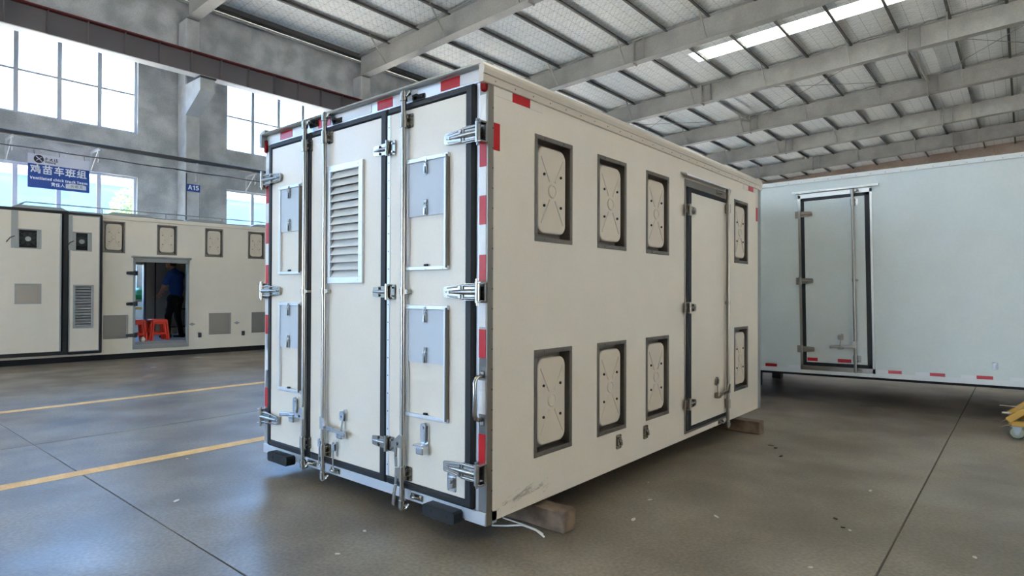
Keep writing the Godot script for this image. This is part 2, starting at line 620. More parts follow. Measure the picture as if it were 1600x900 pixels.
func build_roof():
	var ce = setting("ceiling", Vector3(0, 10, 0))
	var ang = atan(SL)
	# the two roof slopes, quilted foil seen from below, with strips of rooflight in every second bay
	var holes = []
	for zc in [-43.7, -31.7, -20.1, -8.1, 3.9, 15.9]:
		holes.append([9.0, -zc - 0.5, 20.3, -zc + 0.5])
	var FW = Transform3D(Basis(Vector3(cos(ang), sin(ang), 0), Vector3(0, 0, -1), Vector3(0, 0, 0)), Vector3(X0, rafter_y(X0) + 0.985, 0))
	FW.basis.z = FW.basis.x.cross(FW.basis.y)   # points down into the hall
	var s1 := MB.new()
	s1.panel(-0.4, -Z1 - 0.3, 20.55 / cos(ang), -Z0 + 0.3, holes, -0.12, 0.0)
	put("insulation_sheet", s1, M.foil, ce, FW)
	var sk := MB.new()
	sk.span(Vector3(0, -0.52, -0.05), Vector3(11.3, 0.52, -0.04))
	var skm = sk.mesh()
	for h in holes: put("skylight_panel", skm, M.skylight, ce, at(FW, 9.0, (h[1] + h[3]) / 2))
	var FE = Transform3D(Basis(Vector3(cos(ang), -sin(ang), 0), Vector3(0, 0, -1), Vector3(0, 0, 0)), Vector3(4.0, rafter_y(3.999) + 0.985, 0))
	FE.basis.z = FE.basis.x.cross(FE.basis.y)
	var s2 := MB.new()
	s2.panel(0.0, -Z1 - 0.3, 20.4, -Z0 + 0.3, [], -0.12, 0.0)
	put("insulation_sheet", s2, M.foil, ce, FE)
	# purlins of one bay each, every 1.5 m up the slope, and the sag rods between them
	var pm := MB.new()
	pm.span(Vector3(-0.004, -0.04, -2.99), Vector3(0.004, 0.20, 2.99))
	pm.span(Vector3(-0.004, -0.04, -2.99), Vector3(0.08, -0.035, 2.99))
	pm.span(Vector3(-0.07, 0.195, -2.99), Vector3(0.004, 0.20, 2.99))
	pm.span(Vector3(0.075, -0.04, -2.99), Vector3(0.08, -0.015, 2.99))
	var pmesh = pm.mesh()
	var sag := MB.new()
	sag.tube([Vector3(-0.74, 0.09, 0), Vector3(0.74, 0.09 + SL * 1.48, 0)], 0.008, 6)
	var sagm = sag.mesh()
	for k in range(-7, 2):
		var zc = -2.0 + 6.0 * k + 0.0
		for i in 13:
			var x = -14.7 + 1.5 * i
			put("purlin", pmesh, M.purlin, ce, Transform3D(Basis(), Vector3(x, rafter_y(x) + 0.785, zc)))
			if zc > -30 and i < 12:
				for dz in [-0.07, 0.07]:
					put("sag_rod", sagm, M.galv, ce, Transform3D(Basis(), Vector3(x + 0.75, rafter_y(x + 0.75) + 0.82 - SL * 0.74, zc + dz)))
	# eave strut and gutter angle on top of the window wall
	var es := MB.new()
	es.cyl(Vector3(X0 + 0.22, 9.80, Z0), Vector3(X0 + 0.22, 9.80, Z1), 0.05, 10)
	put("eave_tube", es, M.steel_paint, ce)
	var ea := MB.new()
	ea.span(Vector3(X0 + 0.02, 9.95, Z0), Vector3(X0 + 0.26, 9.965, Z1)); ea.span(Vector3(X0 + 0.25, 9.95, Z0), Vector3(X0 + 0.262, 10.14, Z1))
	put("eave_channel", ea, M.purlin, ce)
	# struts and bracing rods of one bay
	for x in [-8.4, -0.9]:
		var tb := MB.new()
		tb.cyl(Vector3(x, rafter_y(x) + 0.55, -23.0), Vector3(x, rafter_y(x) + 0.55, -29.0), 0.055, 10)
		put("strut_tube", tb, M.steel_paint, ce)
	for q in [[-15.9, -8.4], [-8.4, -0.9], [-0.9, 3.9]]:
		for s in [0, 1]:
			var xa = q[s]; var xb = q[1 - s]
			var rod := MB.new()
			rod.cyl(Vector3(xa, rafter_y(xa) + 0.6, -23.0), Vector3(xb, rafter_y(xb) + 0.6, -29.0), 0.012, 6)
			put("bracing_rod", rod, M.galv, ce)
	# rafters
	var web := MB.new()
	var parts = rafter_meshes()
	for k in range(-7, 5):
		var z = 1.0 + 6.0 * k
		if z > Z1 or z < Z0 + 1: continue
		var r = thing("roof_rafter", "grey painted steel roof rafter " + by_column(k), "rafter", Vector3(X0, 9.2, z), "steel roof rafters")
		var X = Transform3D(Basis(), Vector3(0, 0, z))
		put("web", parts.web, M.steel_paint, r, X)
		put("bottom_flange", parts.bot, M.steel_paint, r, X)
		put("top_flange", parts.top, M.steel_paint, r, X)
		for x in [-8.4, -0.9]: put("splice_plate", parts.splice, M.steel_paint, r, X * Transform3D(Basis(), Vector3(x, rafter_y(x), 0)))
		for i in 6:
			var x = -14.7 + 3.0 * i
			for s in ([1.0, -1.0] if z > -30 else [1.0]):
				put("knee_brace", parts["k%d" % int(s)], M.steel_paint, r, X * Transform3D(Basis(), Vector3(x, rafter_y(x), 0)))

func by_column(k):   # bays counted from the column with the A15 plate
	var n = ["first", "second", "third", "fourth", "fifth", "sixth", "seventh"]
	if k == -1: return "resting on the A15 column"
	if k < -1: return "%s beyond the A15 column, away from the open hall door" % n[-k - 2]
	return "%s from the A15 column towards the open hall door" % n[k]

func rafter_meshes():
	var xa = X0 + 0.25
	var o = {}
	var w := MB.new()
	var b := MB.new()
	var t := MB.new()
	for q in [[xa, 4.0], [4.0, X1 - 0.25]]:
		var ya = rafter_y(q[0] if q[0] < 4.0 else 3.9999)
		var yb = rafter_y(q[1] if q[1] > 4.0 else 3.9999)
		for e in [[w, 0.02, 0.77, 0.012], [b, 0.0, 0.022, 0.34], [t, 0.765, 0.785, 0.30]]:
			e[0].prism(PackedVector2Array([Vector2(q[0], ya + e[1]), Vector2(q[1], yb + e[1]), Vector2(q[1], yb + e[2]), Vector2(q[0], ya + e[2])]), Vector3(0, 0, -e[3] / 2), Vector3(1, 0, 0), Vector3(0, 1, 0), Vector3(0, 0, e[3]))
	o.web = w.mesh(); o.bot = b.mesh(); o.top = t.mesh()
	var s := MB.new()
	s.span(Vector3(-0.02, -0.06, -0.15), Vector3(0.0, 0.80, 0.15), 0.003)
	s.span(Vector3(0.004, -0.06, -0.15), Vector3(0.024, 0.80, 0.15), 0.003)
	s.span(Vector3(0.38, 0.02, -0.14), Vector3(0.392, 0.77, 0.14))
	for y in [0.12, 0.3, 0.48, 0.66]:
		for zz in [-0.09, 0.09]: s.cyl(Vector3(-0.05, y, zz), Vector3(0.054, y, zz), 0.014, 6)
	o.splice = s.mesh()
	for sg in [1.0, -1.0]:
		var k := MB.new()
		k.bar(Vector3(0.02, 0.03, sg * 0.15), Vector3(0.02, 0.84, sg * 0.85), 0.045, 0.006, Vector3.RIGHT)
		k.bar(Vector3(0.0, 0.03, sg * 0.15), Vector3(0.0, 0.84, sg * 0.85), 0.006, 0.045, Vector3.RIGHT)
		o["k%d" % int(sg)] = k.mesh()
	return o

func build_wall_fittings():
	# columns with their corbels
	for k in range(-7, 4):
		var z = 1.0 + 6.0 * k
		if z < Z0 + 0.5 or z > Z1: continue
		var c = thing("concrete_column", "pale concrete column with a tapering corbel, " + by_column(k).replace("resting on the", "the one with the").replace("with the A15 column", "with the A15 plate"), "column", Vector3(-16.27, 0, z), "columns along the window wall")
		var sh := MB.new()
		sh.span(Vector3(X0, 0, z - 0.2), Vector3(-16.0, 9.22, z + 0.2), 0.03)
		put("shaft", sh, M.column, c)
		var co := MB.new()
		co.prism(PackedVector2Array([Vector2(-16.02, 6.42), Vector2(-15.05, 6.95), Vector2(-15.05, 7.30), Vector2(-16.02, 7.30)]), Vector3(0, 0, z - 0.2), Vector3(1, 0, 0), Vector3(0, 1, 0), Vector3(0, 0, 0.4))
		put("corbel", co, M.column, c)
		var bp := MB.new()
		bp.span(Vector3(-15.45, 7.30, z - 0.22), Vector3(-15.0, 7.345, z + 0.22), 0.004)
		put("bearing_plate", bp, M.pipe, c)
	# the crane runway on the corbels
	var cr = thing("crane_runway_beam", "dark grey crane runway girder with a red rail along the window wall", "girder", Vector3(-15.2, 7.35, -11))
	var wb := MB.new()
	wb.span(Vector3(-15.206, 7.365, Z0 + 0.3), Vector3(-15.194, 7.95, Z1 - 0.3))
	put("web", wb, M.crane_paint, cr)
	var bf := MB.new()
	bf.span(Vector3(-15.36, 7.345, Z0 + 0.3), Vector3(-15.04, 7.367, Z1 - 0.3), 0.003)
	lbl(put("bottom_flange", bf, M.crane_light, cr), "pale painted bottom flange")
	var tf := MB.new()
	tf.span(Vector3(-15.36, 7.945, Z0 + 0.3), Vector3(-15.04, 7.967, Z1 - 0.3), 0.003)
	put("top_flange", tf, M.rail_red, cr)
	var rl := MB.new()
	rl.span(Vector3(-15.24, 7.967, Z0 + 0.3), Vector3(-15.16, 8.03, Z1 - 0.3), 0.008)
	lbl(put("crane_rail", rl, M.rail_red, cr), "red oxide crane rail")
	var stf := MB.new()
	stf.span(Vector3(-15.33, 7.37, -0.008), Vector3(-15.07, 7.94, 0.008))
	var sm = stf.mesh()
	for k in 24: put("stiffener", sm, M.crane_paint, cr, Transform3D(Basis(), Vector3(0, 0, 1.0 + 0.8 - 0.8 * k + 0.0)))
	# dark pipe, thin wire and their brackets
	var pp := MB.new()
	pp.span(Vector3(-15.95, 5.08, Z0 + 1), Vector3(-15.85, 5.18, Z1 - 2), 0.02)
	tag(put("conductor_rail", pp, M.pipe), "thick dark rail running along the wall below the upper windows", "rail")
	var wr := MB.new()
	var pts = []
	for k in 60: pts.append(Vector3(-15.92, 4.825 + 0.01 * cos(k * 2.1), 12.0 - k * 0.5))
	wr.tube(pts, 0.016, 6)
	tag(put("stretched_wire", wr, M.pipe), "thin dark wire stretched along the wall under the dark rail", "wire")
	var i = 0
	var where = ["over the hanging sign's logo", "beside the hanging sign's right edge", "on the A15 column", "past the A15 column over the window", "second past the A15 column", "first before the hanging sign", "second before the hanging sign"]
	for z in [-0.92, -2.67, -5.08, -6.84, -8.75, 0.85, 2.7]:
		var br := MB.new()
		var xw = X0 if absf(z + 5.08) > 0.1 else -16.0
		br.bar(Vector3(xw, 5.055, z), Vector3(-15.87, 5.055, z), 0.04, 0.05)
		br.bar(Vector3(xw + 0.02, 4.56, z), Vector3(xw + 0.02, 5.06, z), 0.045, 0.012, Vector3.RIGHT)
		if xw < -16.1: br.bar(Vector3(xw + 0.02, 4.60, z), Vector3(-15.96, 5.04, z), 0.04, 0.012, Vector3(0, 0, 1))
		br.cyl(Vector3(-15.965, 4.72, z), Vector3(-15.965, 5.06, z), 0.014, 6)
		br.bar(Vector3(-15.975, 4.735, z), Vector3(-15.905, 4.795, z), 0.02, 0.010, Vector3(0, 0, 1))
		tag(put("rail_bracket", br, M.bracket), "small white bracket of the dark wall rail, " + where[i], "bracket", "brackets of the dark wall rail")
		i += 1
	var cd := MB.new()
	cd.cyl(Vector3(-15.98, 0.3, -4.83), Vector3(-15.98, 4.78, -4.83), 0.016, 8)
	tag(put("conduit", cd, M.pipe), "thin dark conduit running down the concrete column beside the A15 plate", "conduit")
	# column number
	var cs = thing("column_sign", "small blue plate reading A15 on the concrete column", "sign", Vector3(-15.97, 4.27, -5.01))
	var p := MB.new()
	p.span(Vector3(-15.965, 4.265, -5.20), Vector3(-15.955, 4.475, -4.84), 0.002)
	put("plate", p, M.sign_blue, cs)
	put("lettering", text_mesh("A15", 0.125), M.sign_ink, cs, at(FS, 5.02, 4.275, -15.953))
	hanging_sign()

func text_mesh(t, h, bold = 700):
	var tm := TextMesh.new()
	var f := SystemFont.new()
	f.font_names = PackedStringArray(["Droid Sans"])
	f.font_weight = bold
	tm.font = f
	tm.text = t
	tm.font_size = 32
	tm.pixel_size = h / 23.0
	tm.depth = 0.004
	tm.vertical_alignment = VERTICAL_ALIGNMENT_BOTTOM
	return tm

func strokes(mb, list, ox, oy, s, w, n):
	for st in list:
		for k in range(0, st.size() - 2, 2):
			var a = Vector3(ox + st[k] * s, oy + st[k + 1] * s, n)
			var b = Vector3(ox + st[k + 2] * s, oy + st[k + 3] * s, n)
			var d = (b - a).normalized() * w * 0.5
			mb.bar(a - d, b + d, w, 0.003, Vector3(0, 0, 1))

func hanging_sign():
	var F = Transform3D(FS.basis, Vector3(-15.85, -0.075, 0.08))
	# its face: u 1.27..2.52, v 3.96..4.77
	var sg = thing("hanging_sign", "blue and white board with Chinese lettering hung from the wall wire", "sign", F * Vector3(1.9, 3.96, 0))
	var b := MB.new()
	b.span(Vector3(1.28, 3.96, -0.012), Vector3(2.53, 4.53, 0.0), 0.002)
	put("blue_board", b, M.sign_blue, sg, F)
	var t := MB.new()
	t.span(Vector3(1.28, 4.53, -0.012), Vector3(2.53, 4.77, 0.0), 0.002)
	put("white_header", t, M.sign_white, sg, F)
	var lg := MB.new()
	lg.cyl(Vector3(1.49, 4.655, 0.0), Vector3(1.49, 4.655, 0.004), 0.098, 24)
	put("logo_disc", lg, M.sign_navy, sg, F)
	var lx := MB.new()
	lx.bar(Vector3(1.435, 4.715, 0.006), Vector3(1.555, 4.60, 0.006), 0.022, 0.003, Vector3(0, 0, 1))
	lx.bar(Vector3(1.545, 4.705, 0.006), Vector3(1.44, 4.61, 0.006), 0.013, 0.003, Vector3(0, 0, 1))
	put("logo_cross", lx, M.sign_white, sg, F)
	var chars = [MB.new(), MB.new(), MB.new()]
	strokes(chars[0], [[30, 90, 30, 20, 20, 26], [12, 66, 5, 38], [48, 70, 58, 40]], 1.61, 4.63, 0.0009, 0.010, 0.002)
	strokes(chars[1], [[10, 60, 26, 50], [8, 20, 30, 40], [45, 85, 38, 30], [36, 62, 70, 66], [55, 80, 60, 20, 85, 12]], 1.695, 4.62, 0.0009, 0.010, 0.002)
	strokes(chars[2], [[15, 88, 6, 50], [12, 66, 12, 14], [40, 80, 80, 84], [60, 96, 44, 12], [50, 50, 78, 46, 74, 16, 50, 14]], 1.79, 4.615, 0.0009, 0.011, 0.002)
	for c in chars: put("logo_character", c, M.sign_navy, sg, F)
	put("logo_name", text_mesh("ZiQiang", 0.042), M.sign_navy, sg, at(F, 1.72, 4.565, 0.002))
	var ch := MB.new()
	var G = {
		"ji": [[4, 84, 40, 84, 6, 14], [10, 66, 42, 16], [68, 100, 60, 88], [52, 86, 86, 86, 86, 60, 78, 60], [52, 86, 52, 44, 94, 44, 92, 4, 80, 4], [66, 76, 72, 66], [44, 24, 82, 24]],
		"miao": [[4, 84, 96, 84], [32, 100, 32, 70], [68, 100, 68, 70], [14, 58, 86, 58, 86, 2, 14, 2, 14, 58], [50, 58, 50, 2], [14, 30, 86, 30]],
		"che": [[12, 84, 90, 84], [46, 100, 18, 54, 84, 54], [4, 28, 96, 28], [54, 72, 54, 0]],
		"ban": [[3, 86, 32, 86], [5, 54, 30, 54], [2, 12, 34, 18], [18, 86, 18, 16], [40, 76, 42, 48], [53, 96, 53, 44, 40, 2], [63, 86, 98, 86], [65, 52, 96, 52], [60, 10, 100, 10], [81, 86, 81, 10]],
		"zu": [[28, 96, 8, 68, 30, 68, 8, 38, 36, 42], [4, 8, 36, 18], [50, 6, 50, 90, 86, 90, 86, 6], [50, 62, 86, 62], [50, 36, 86, 36], [40, 5, 99, 5]]}
	var k = 0
	for g in ["ji", "miao", "che", "ban", "zu"]:
		strokes(ch, G[g], 1.335 + 0.232 * k, 4.315, 0.00192, 0.026, 0.002)
		k += 1
	put("chinese_title", ch, M.sign_ink, sg, F)
	put("english_title", text_mesh("Ventilated chick truck Team", 0.062), M.sign_ink, sg, at(F, 1.905, 4.140, 0.002))
	var sm := MB.new()
	strokes(sm, [[14, 92, 86, 92], [22, 80, 78, 80], [6, 67, 94, 67], [50, 100, 50, 67], [25, 24, 25, 55, 76, 55, 76, 24], [50, 48, 48, 26, 14, 2], [58, 22, 88, 2]], 1.735, 4.035, 0.00085, 0.012, 0.002)
	strokes(sm, [[30, 96, 6, 54], [20, 72, 20, 2], [86, 92, 44, 82], [38, 50, 98, 50], [66, 86, 66, 8], [42, 6, 94, 6]], 1.83, 4.035, 0.00085, 0.012, 0.002)
	strokes(sm, [[50, 96, 48, 60, 8, 3], [50, 60, 94, 3]], 1.925, 4.035, 0.00085, 0.012, 0.002)
	put("small_lettering", sm, M.sign_ink, sg, F)
	var stk := MB.new()
	stk.prism(PackedVector2Array([Vector2(2.03, 4.02), Vector2(2.46, 4.02), Vector2(2.46, 4.12), Vector2(2.40, 4.14), Vector2(2.10, 4.145), Vector2(2.10, 4.13), Vector2(2.03, 4.13)]), Vector3.ZERO, Vector3(1, 0, 0), Vector3(0, 1, 0), Vector3(0, 0, 0.003))
	put("name_sticker", stk, M.sticker, sg, F)
	var nm := MB.new()
	strokes(nm, [[20, 90, 80, 90], [10, 60, 90, 60], [50, 60, 20, 8], [52, 58, 84, 8]], 2.13, 4.045, 0.00075, 0.009, 0.005)
	strokes(nm, [[10, 86, 40, 86, 40, 20, 10, 20, 10, 86], [10, 54, 40, 54], [58, 92, 90, 92, 90, 6], [58, 92, 54, 6], [58, 64, 90, 64]], 2.22, 4.045, 0.00075, 0.009, 0.005)
	strokes(nm, [[30, 88, 80, 94], [30, 86, 30, 40, 94, 40], [60, 66, 60, 40], [36, 30, 14, 6], [64, 30, 88, 6]], 2.31, 4.045, 0.00075, 0.009, 0.005)
	put("sticker_marks", nm, M.faint_ink, sg, F)
	for u in [1.40, 1.90, 2.42]:
		var hk := MB.new()
		hk.tube([Vector3(u, 4.76, 0.004), Vector3(u, 4.80, -0.01), Vector3(u, 4.868, -0.045)], 0.006, 6)
		put("hanger_wire", hk, M.pipe, sg, F)

func build_outside():
	var g := MB.new()
	g.span(Vector3(-90, -0.6, -90), Vector3(90, -0.32, 70))
	put("ground", g, M.yard).set_meta("kind", "structure")
	var bl = thing("neighbouring_building", "pale blue long building seen outside through the lower windows", "building", Vector3(-33, -0.3, -10))
	var wb := MB.new()
	wb.span(Vector3(-38, -0.35, -60), Vector3(-30, 6.3, 30))
	put("wall", wb, M.wall_cyan, bl)
	var rb := MB.new()
	rb.span(Vector3(-38.3, 6.3, -60.3), Vector3(-29.7, 6.55, 30.3), 0.03)
	put("roof", rb, M.roof_grey, bl)
	var wh = thing("warehouse", "plain cream warehouse standing across the yard from the open hall doors", "building", Vector3(46, -0.3, -5))
	var ww := MB.new()
	ww.span(Vector3(44, -0.35, -50), Vector3(56, 9.0, 40))
	put("wall", ww, M.warm_wall, wh)
	var wr := MB.new()
	wr.span(Vector3(43.6, 9.0, -50.4), Vector3(56.4, 9.3, 40.4), 0.03)
	put("roof", wr, M.roof_grey, wh)
	tree(Vector3(-24.5, -0.32, -6.5), 6.0, "leafy sunlit tree outside the lower window beside the pale blue building", 71)

func tree(p, h, label, sd):
	var t = thing("leafy_tree", label, "tree", p)
	var tr := MB.new()
	tr.tube([p, p + Vector3(0.05, h * 0.3, 0), p + Vector3(-0.03, h * 0.55, 0.08)], [0.13, 0.1, 0.06], 8)
	for k in 7:
		var a = k * 2.4
		tr.tube([p + Vector3(0, h * (0.28 + 0.04 * k), 0), p + Vector3(cos(a) * 0.5, h * (0.42 + 0.05 * k), sin(a) * 0.5), p + Vector3(cos(a) * 0.95, h * (0.52 + 0.055 * k), sin(a) * 0.95)], [0.06, 0.04, 0.015], 6)
	put("trunk", tr, M.bark, t)
	var rng := RandomNumberGenerator.new()
	rng.seed = sd
	var lf := MB.new()
	for k in 5200:
		var d = Vector3(rng.randfn(), rng.randfn(), rng.randfn()).normalized() * pow(rng.randf(), 0.45)
		var c = p + Vector3(d.x * 1.15, h * 0.70 + d.y * h * 0.30, d.z * 1.15)
		var u = Vector3(rng.randfn(), rng.randfn(), rng.randfn()).normalized()
		var v = u.cross(Vector3(rng.randfn(), rng.randfn(), rng.randfn())).normalized()
		var s = rng.randf_range(0.06, 0.11)
		lf.quad(c - u * s, c + v * s * 0.5, c + u * s, c - v * s * 0.5, u.cross(v))
	var fo = put("foliage", lf, M.leaf, t)
	fo.set_meta("kind", "stuff")

# ------------------------------------------------------------------ fittings, drawn in face space (u right, v up, n out)
var PART := {}

func V(u, v, n): return Vector3(u, v, n)

func strap_hinge(dir):   # pivot at the origin, strap runs to u = dir * 0.27
	var m := MB.new()
	var d = float(dir)
	m.prism(PackedVector2Array([Vector2(0, -0.046), Vector2(d * 0.10, -0.048), Vector2(d * 0.115, -0.04), Vector2(d * 0.262, -0.030), Vector2(d * 0.27, -0.022), Vector2(d * 0.27, 0.022), Vector2(d * 0.262, 0.030), Vector2(d * 0.115, 0.04), Vector2(d * 0.10, 0.048), Vector2(0, 0.046)]), V(0, 0, 0.034), V(1, 0, 0), V(0, 1, 0), V(0, 0, 0.007))
	m.tube([V(0.0, 0, 0.044), V(d * 0.11, 0, 0.044), V(d * 0.25, 0, 0.040)], [0.017, 0.016, 0.006], 10)
	for s in [-1.0, 1.0]:
		m.tube([V(0.0, s * 0.036, 0.041), V(d * 0.11, s * 0.036, 0.041), V(d * 0.24, s * 0.022, 0.040)], [0.009, 0.008, 0.004], 8)
		m.cyl(V(d * 0.135, s * 0.026, 0.04), V(d * 0.135, s * 0.026, 0.052), 0.011, 6)
	m.cyl(V(d * 0.225, 0, 0.04), V(d * 0.225, 0, 0.051), 0.009, 6)
	m.box(V(d * 0.115, 0, 0.042), V(0.012, 0.088, 0.012), 0.003)
	m.cyl(V(0, -0.058, 0.046), V(0, 0.058, 0.046), 0.0155, 14)
	m.cyl(V(0, -0.074, 0.046), V(0, 0.07, 0.046), 0.009, 8)
	m.cyl(V(0, 0.062, 0.046), V(0, 0.072, 0.046), 0.014, 6)
	for s in [-1.0, 1.0]: m.box(V(-d * 0.014, s * 0.053, 0.03), V(0.045, 0.011, 0.055), 0.003)
	m.box(V(-d * 0.03, 0, 0.008), V(0.012, 0.115, 0.016), 0.003)
	m.box(V(-d * 0.012, 0, 0.006), V(0.046, 0.115, 0.008), 0.002)
	return m.mesh()

func butt_hinge(dir):   # pivot at the origin, strap to u = dir * 0.15, leaf on the other side
	var m := MB.new()
	var d = float(dir)
	m.prism(PackedVector2Array([Vector2(0, -0.036), Vector2(d * 0.07, -0.036), Vector2(d * 0.145, -0.028), Vector2(d * 0.15, 0), Vector2(d * 0.145, 0.028), Vector2(d * 0.07, 0.036), Vector2(0, 0.036)]), V(0, 0, 0.02), V(1, 0, 0), V(0, 1, 0), V(0, 0, 0.006))
	m.tube([V(0, 0, 0.028), V(d * 0.06, 0, 0.03), V(d * 0.14, 0, 0.026)], [0.013, 0.013, 0.005], 8)
	for s in [-1.0, 1.0]:
		m.cyl(V(d * 0.085, s * 0.022, 0.025), V(d * 0.085, s * 0.022, 0.036), 0.009, 6)
		m.cyl(V(-d * 0.042, s * 0.026, 0.015), V(-d * 0.042, s * 0.026, 0.030), 0.007, 6)
	m.cyl(V(0, -0.05, 0.032), V(0, 0.05, 0.032), 0.013, 12)
	m.box(V(-d * 0.034, 0, 0.016), V(0.058, 0.092, 0.007), 0.002)
	m.box(V(-d * 0.012, 0.041, 0.022), V(0.026, 0.012, 0.022), 0.002)
	m.box(V(-d * 0.012, -0.041, 0.022), V(0.026, 0.012, 0.022), 0.002)
	return m.mesh()

func rod_guide():   # sleeve round a rod at the origin, plate to its right; n measured from the door skin
	var m := MB.new()
	m.prism(rrect(0.062, 0.088, 0.010), V(0.030, 0, 0.0), V(1, 0, 0), V(0, 1, 0), V(0, 0, 0.005))
	for q in [[0.012, 0.03], [0.048, 0.03], [0.012, -0.03], [0.048, -0.03]]: m.cyl(V(q[0], q[1], 0.004), V(q[0], q[1], 0.012), 0.0065, 6)
	m.cyl(V(0, -0.042, 0.03), V(0, 0.042, 0.03), 0.0245, 14)
	for s in [-1.0, 1.0]: m.box(V(0.016, s * 0.020, 0.014), V(0.030, 0.020, 0.024), 0.004)
	return m.mesh()

func rod_clip():
	var m := MB.new()
	m.box(V(0.012, 0, 0.016), V(0.036, 0.024, 0.03), 0.004)
	m.cyl(V(0.032, 0, 0.0), V(0.032, 0, 0.034), 0.014, 10)
	m.cyl(V(0, -0.018, 0.03), V(0, 0.018, 0.03), 0.022, 12)
	return m.mesh()

func rod_cam(s):   # claw at a rod's end and its keeper on the frame; s = +1 top, -1 bottom
	var m := MB.new()
	m.cyl(V(0, -0.035 * s, 0.03), V(0, 0.012 * s, 0.03), 0.0225, 14)
	m.tube([V(0, 0.012 * s, 0.03), V(0, 0.028 * s, 0.03)], [0.0225, 0.012], 14)
	m.box(V(0.026, 0.0, 0.024), V(0.05, 0.022, 0.022), 0.005, Basis(V(0, 0, 1), 0.3 * s))
	m.tube([V(0.03, -0.012, 0.03), V(0.052, 0.0, 0.034), V(0.05, 0.018, 0.02)], 0.008, 8)
	return m.mesh()

func rod_keeper():
	var m := MB.new()
	m.box(V(0.05, 0, 0.004), V(0.11, 0.038, 0.008), 0.003)
	m.tube([V(0.02, -0.004, 0.006), V(0.03, 0.006, 0.03), V(0.06, 0.006, 0.034), V(0.075, -0.004, 0.006)], 0.009, 8)
	for u in [0.01, 0.09]: m.cyl(V(u, 0, 0.006), V(u, 0, 0.016), 0.009, 6)
	return m.mesh()

func lever(dir):   # clamp on the rod at the origin, bar to u = dir * 0.28, catch in the middle
	var m := MB.new()
	var d = float(dir)
	m.prism(PackedVector2Array([Vector2(-d * 0.018, -0.035), Vector2(d * 0.05, -0.035), Vector2(d * 0.05, -0.005), Vector2(d * 0.02, 0.045), Vector2(-d * 0.018, 0.05)]), V(0, 0, 0.036), V(1, 0, 0), V(0, 1, 0), V(0, 0, 0.012))
	m.cyl(V(d * 0.034, -0.018, 0.04), V(d * 0.034, -0.018, 0.056), 0.009, 8)
	m.bar(V(d * 0.04, -0.018, 0.040), V(d * 0.15, -0.020, 0.046), 0.034, 0.012, V(0, 0, 1), 0.003)
	m.bar(V(d * 0.15, -0.020, 0.046), V(d * 0.29, -0.034, 0.050), 0.030, 0.016, V(0, 0, 1), 0.005)
	return m.mesh()

func catch_plate():   # the lever's catch: block below, hasp and pear-shaped cover above
	var m := MB.new()
	m.box(V(0.0, -0.030, 0.026), V(0.062, 0.052, 0.048), 0.006)
	m.box(V(-0.018, -0.030, 0.051), V(0.016, 0.034, 0.004))
	m.bar(V(0.0, -0.01, 0.03), V(0.004, 0.075, 0.02), 0.016, 0.012, V(0, 0, 1), 0.003)
	m.prism(rrect(0.050, 0.066, 0.022), V(-0.006, 0.095, 0.004), V(1, 0, 0), V(0, 1, 0), V(0, 0, 0.022))
	m.prism(rrect(0.030, 0.080, 0.014), V(0.016, 0.10, 0.0), V(1, 0, 0), V(0, 1, 0), V(0, 0, 0.016))
	m.cyl(V(-0.012, 0.088, 0.022), V(-0.012, 0.088, 0.03), 0.008, 8)
	return m.mesh()

func hasp():   # upright pear-shaped hasp on a block
	var m := MB.new()
	m.prism(rrect(0.044, 0.120, 0.021), V(0, 0.05, 0.012), V(1, 0, 0), V(0, 1, 0), V(0, 0, 0.014))
	m.prism(rrect(0.050, 0.130, 0.024), V(0.010, 0.048, 0.0), V(1, 0, 0), V(0, 1, 0), V(0, 0, 0.012))
	m.cyl(V(0, 0.085, 0.02), V(0, 0.085, 0.03), 0.009, 8)
	m.box(V(0.004, -0.045, 0.030), V(0.066, 0.048, 0.056), 0.006)
	m.box(V(-0.012, -0.018, 0.036), V(0.08, 0.010, 0.05), 0.003)
	return m.mesh()

func toggle():   # small draw latch
	var m := MB.new()
	m.box(V(0, 0.028, 0.006), V(0.022, 0.024, 0.012), 0.002)
	m.tube([V(-0.008, 0.026, 0.012), V(-0.008, 0.0, 0.016), V(0.008, 0.0, 0.016), V(0.008, 0.026, 0.012)], 0.003, 6)
	m.prism(rrect(0.024, 0.062, 0.008), V(0.0, -0.022, 0.004), V(1, 0, 0), V(0, 1, 0), V(0, 0, 0.012))
	m.bar(V(0, -0.01, 0.018), V(0, -0.05, 0.020), 0.012, 0.004, V(0, 0, 1), 0.001)
	return m.mesh()

func lock_plate():   # small rounded latch plate with a keyhole boss
	var m := MB.new()
	m.prism(rrect(0.075, 0.105, 0.014), V(0, 0, 0), V(1, 0, 0), V(0, 1, 0), V(0, 0, 0.005))
	m.prism(rrect(0.045, 0.062, 0.010), V(0, 0, 0.005), V(1, 0, 0), V(0, 1, 0), V(0, 0, 0.012))
	m.cyl(V(0, 0.008, 0.014), V(0, 0.008, 0.028), 0.013, 12)
	m.box(V(0.012, -0.014, 0.022), V(0.018, 0.026, 0.012), 0.003)
	for q in [[-1, -1], [1, -1], [-1, 1], [1, 1]]: m.cyl(V(q[0] * 0.027, q[1] * 0.042, 0.004), V(q[0] * 0.027, q[1] * 0.042, 0.010), 0.006, 6)
	return m.mesh()

func rivet():
	var m := MB.new()
	m.tube([V(0, 0, 0), V(0, 0, 0.0025), V(0, 0, 0.004)], [0.005, 0.004, 0.0015], 8)
	return m.mesh()

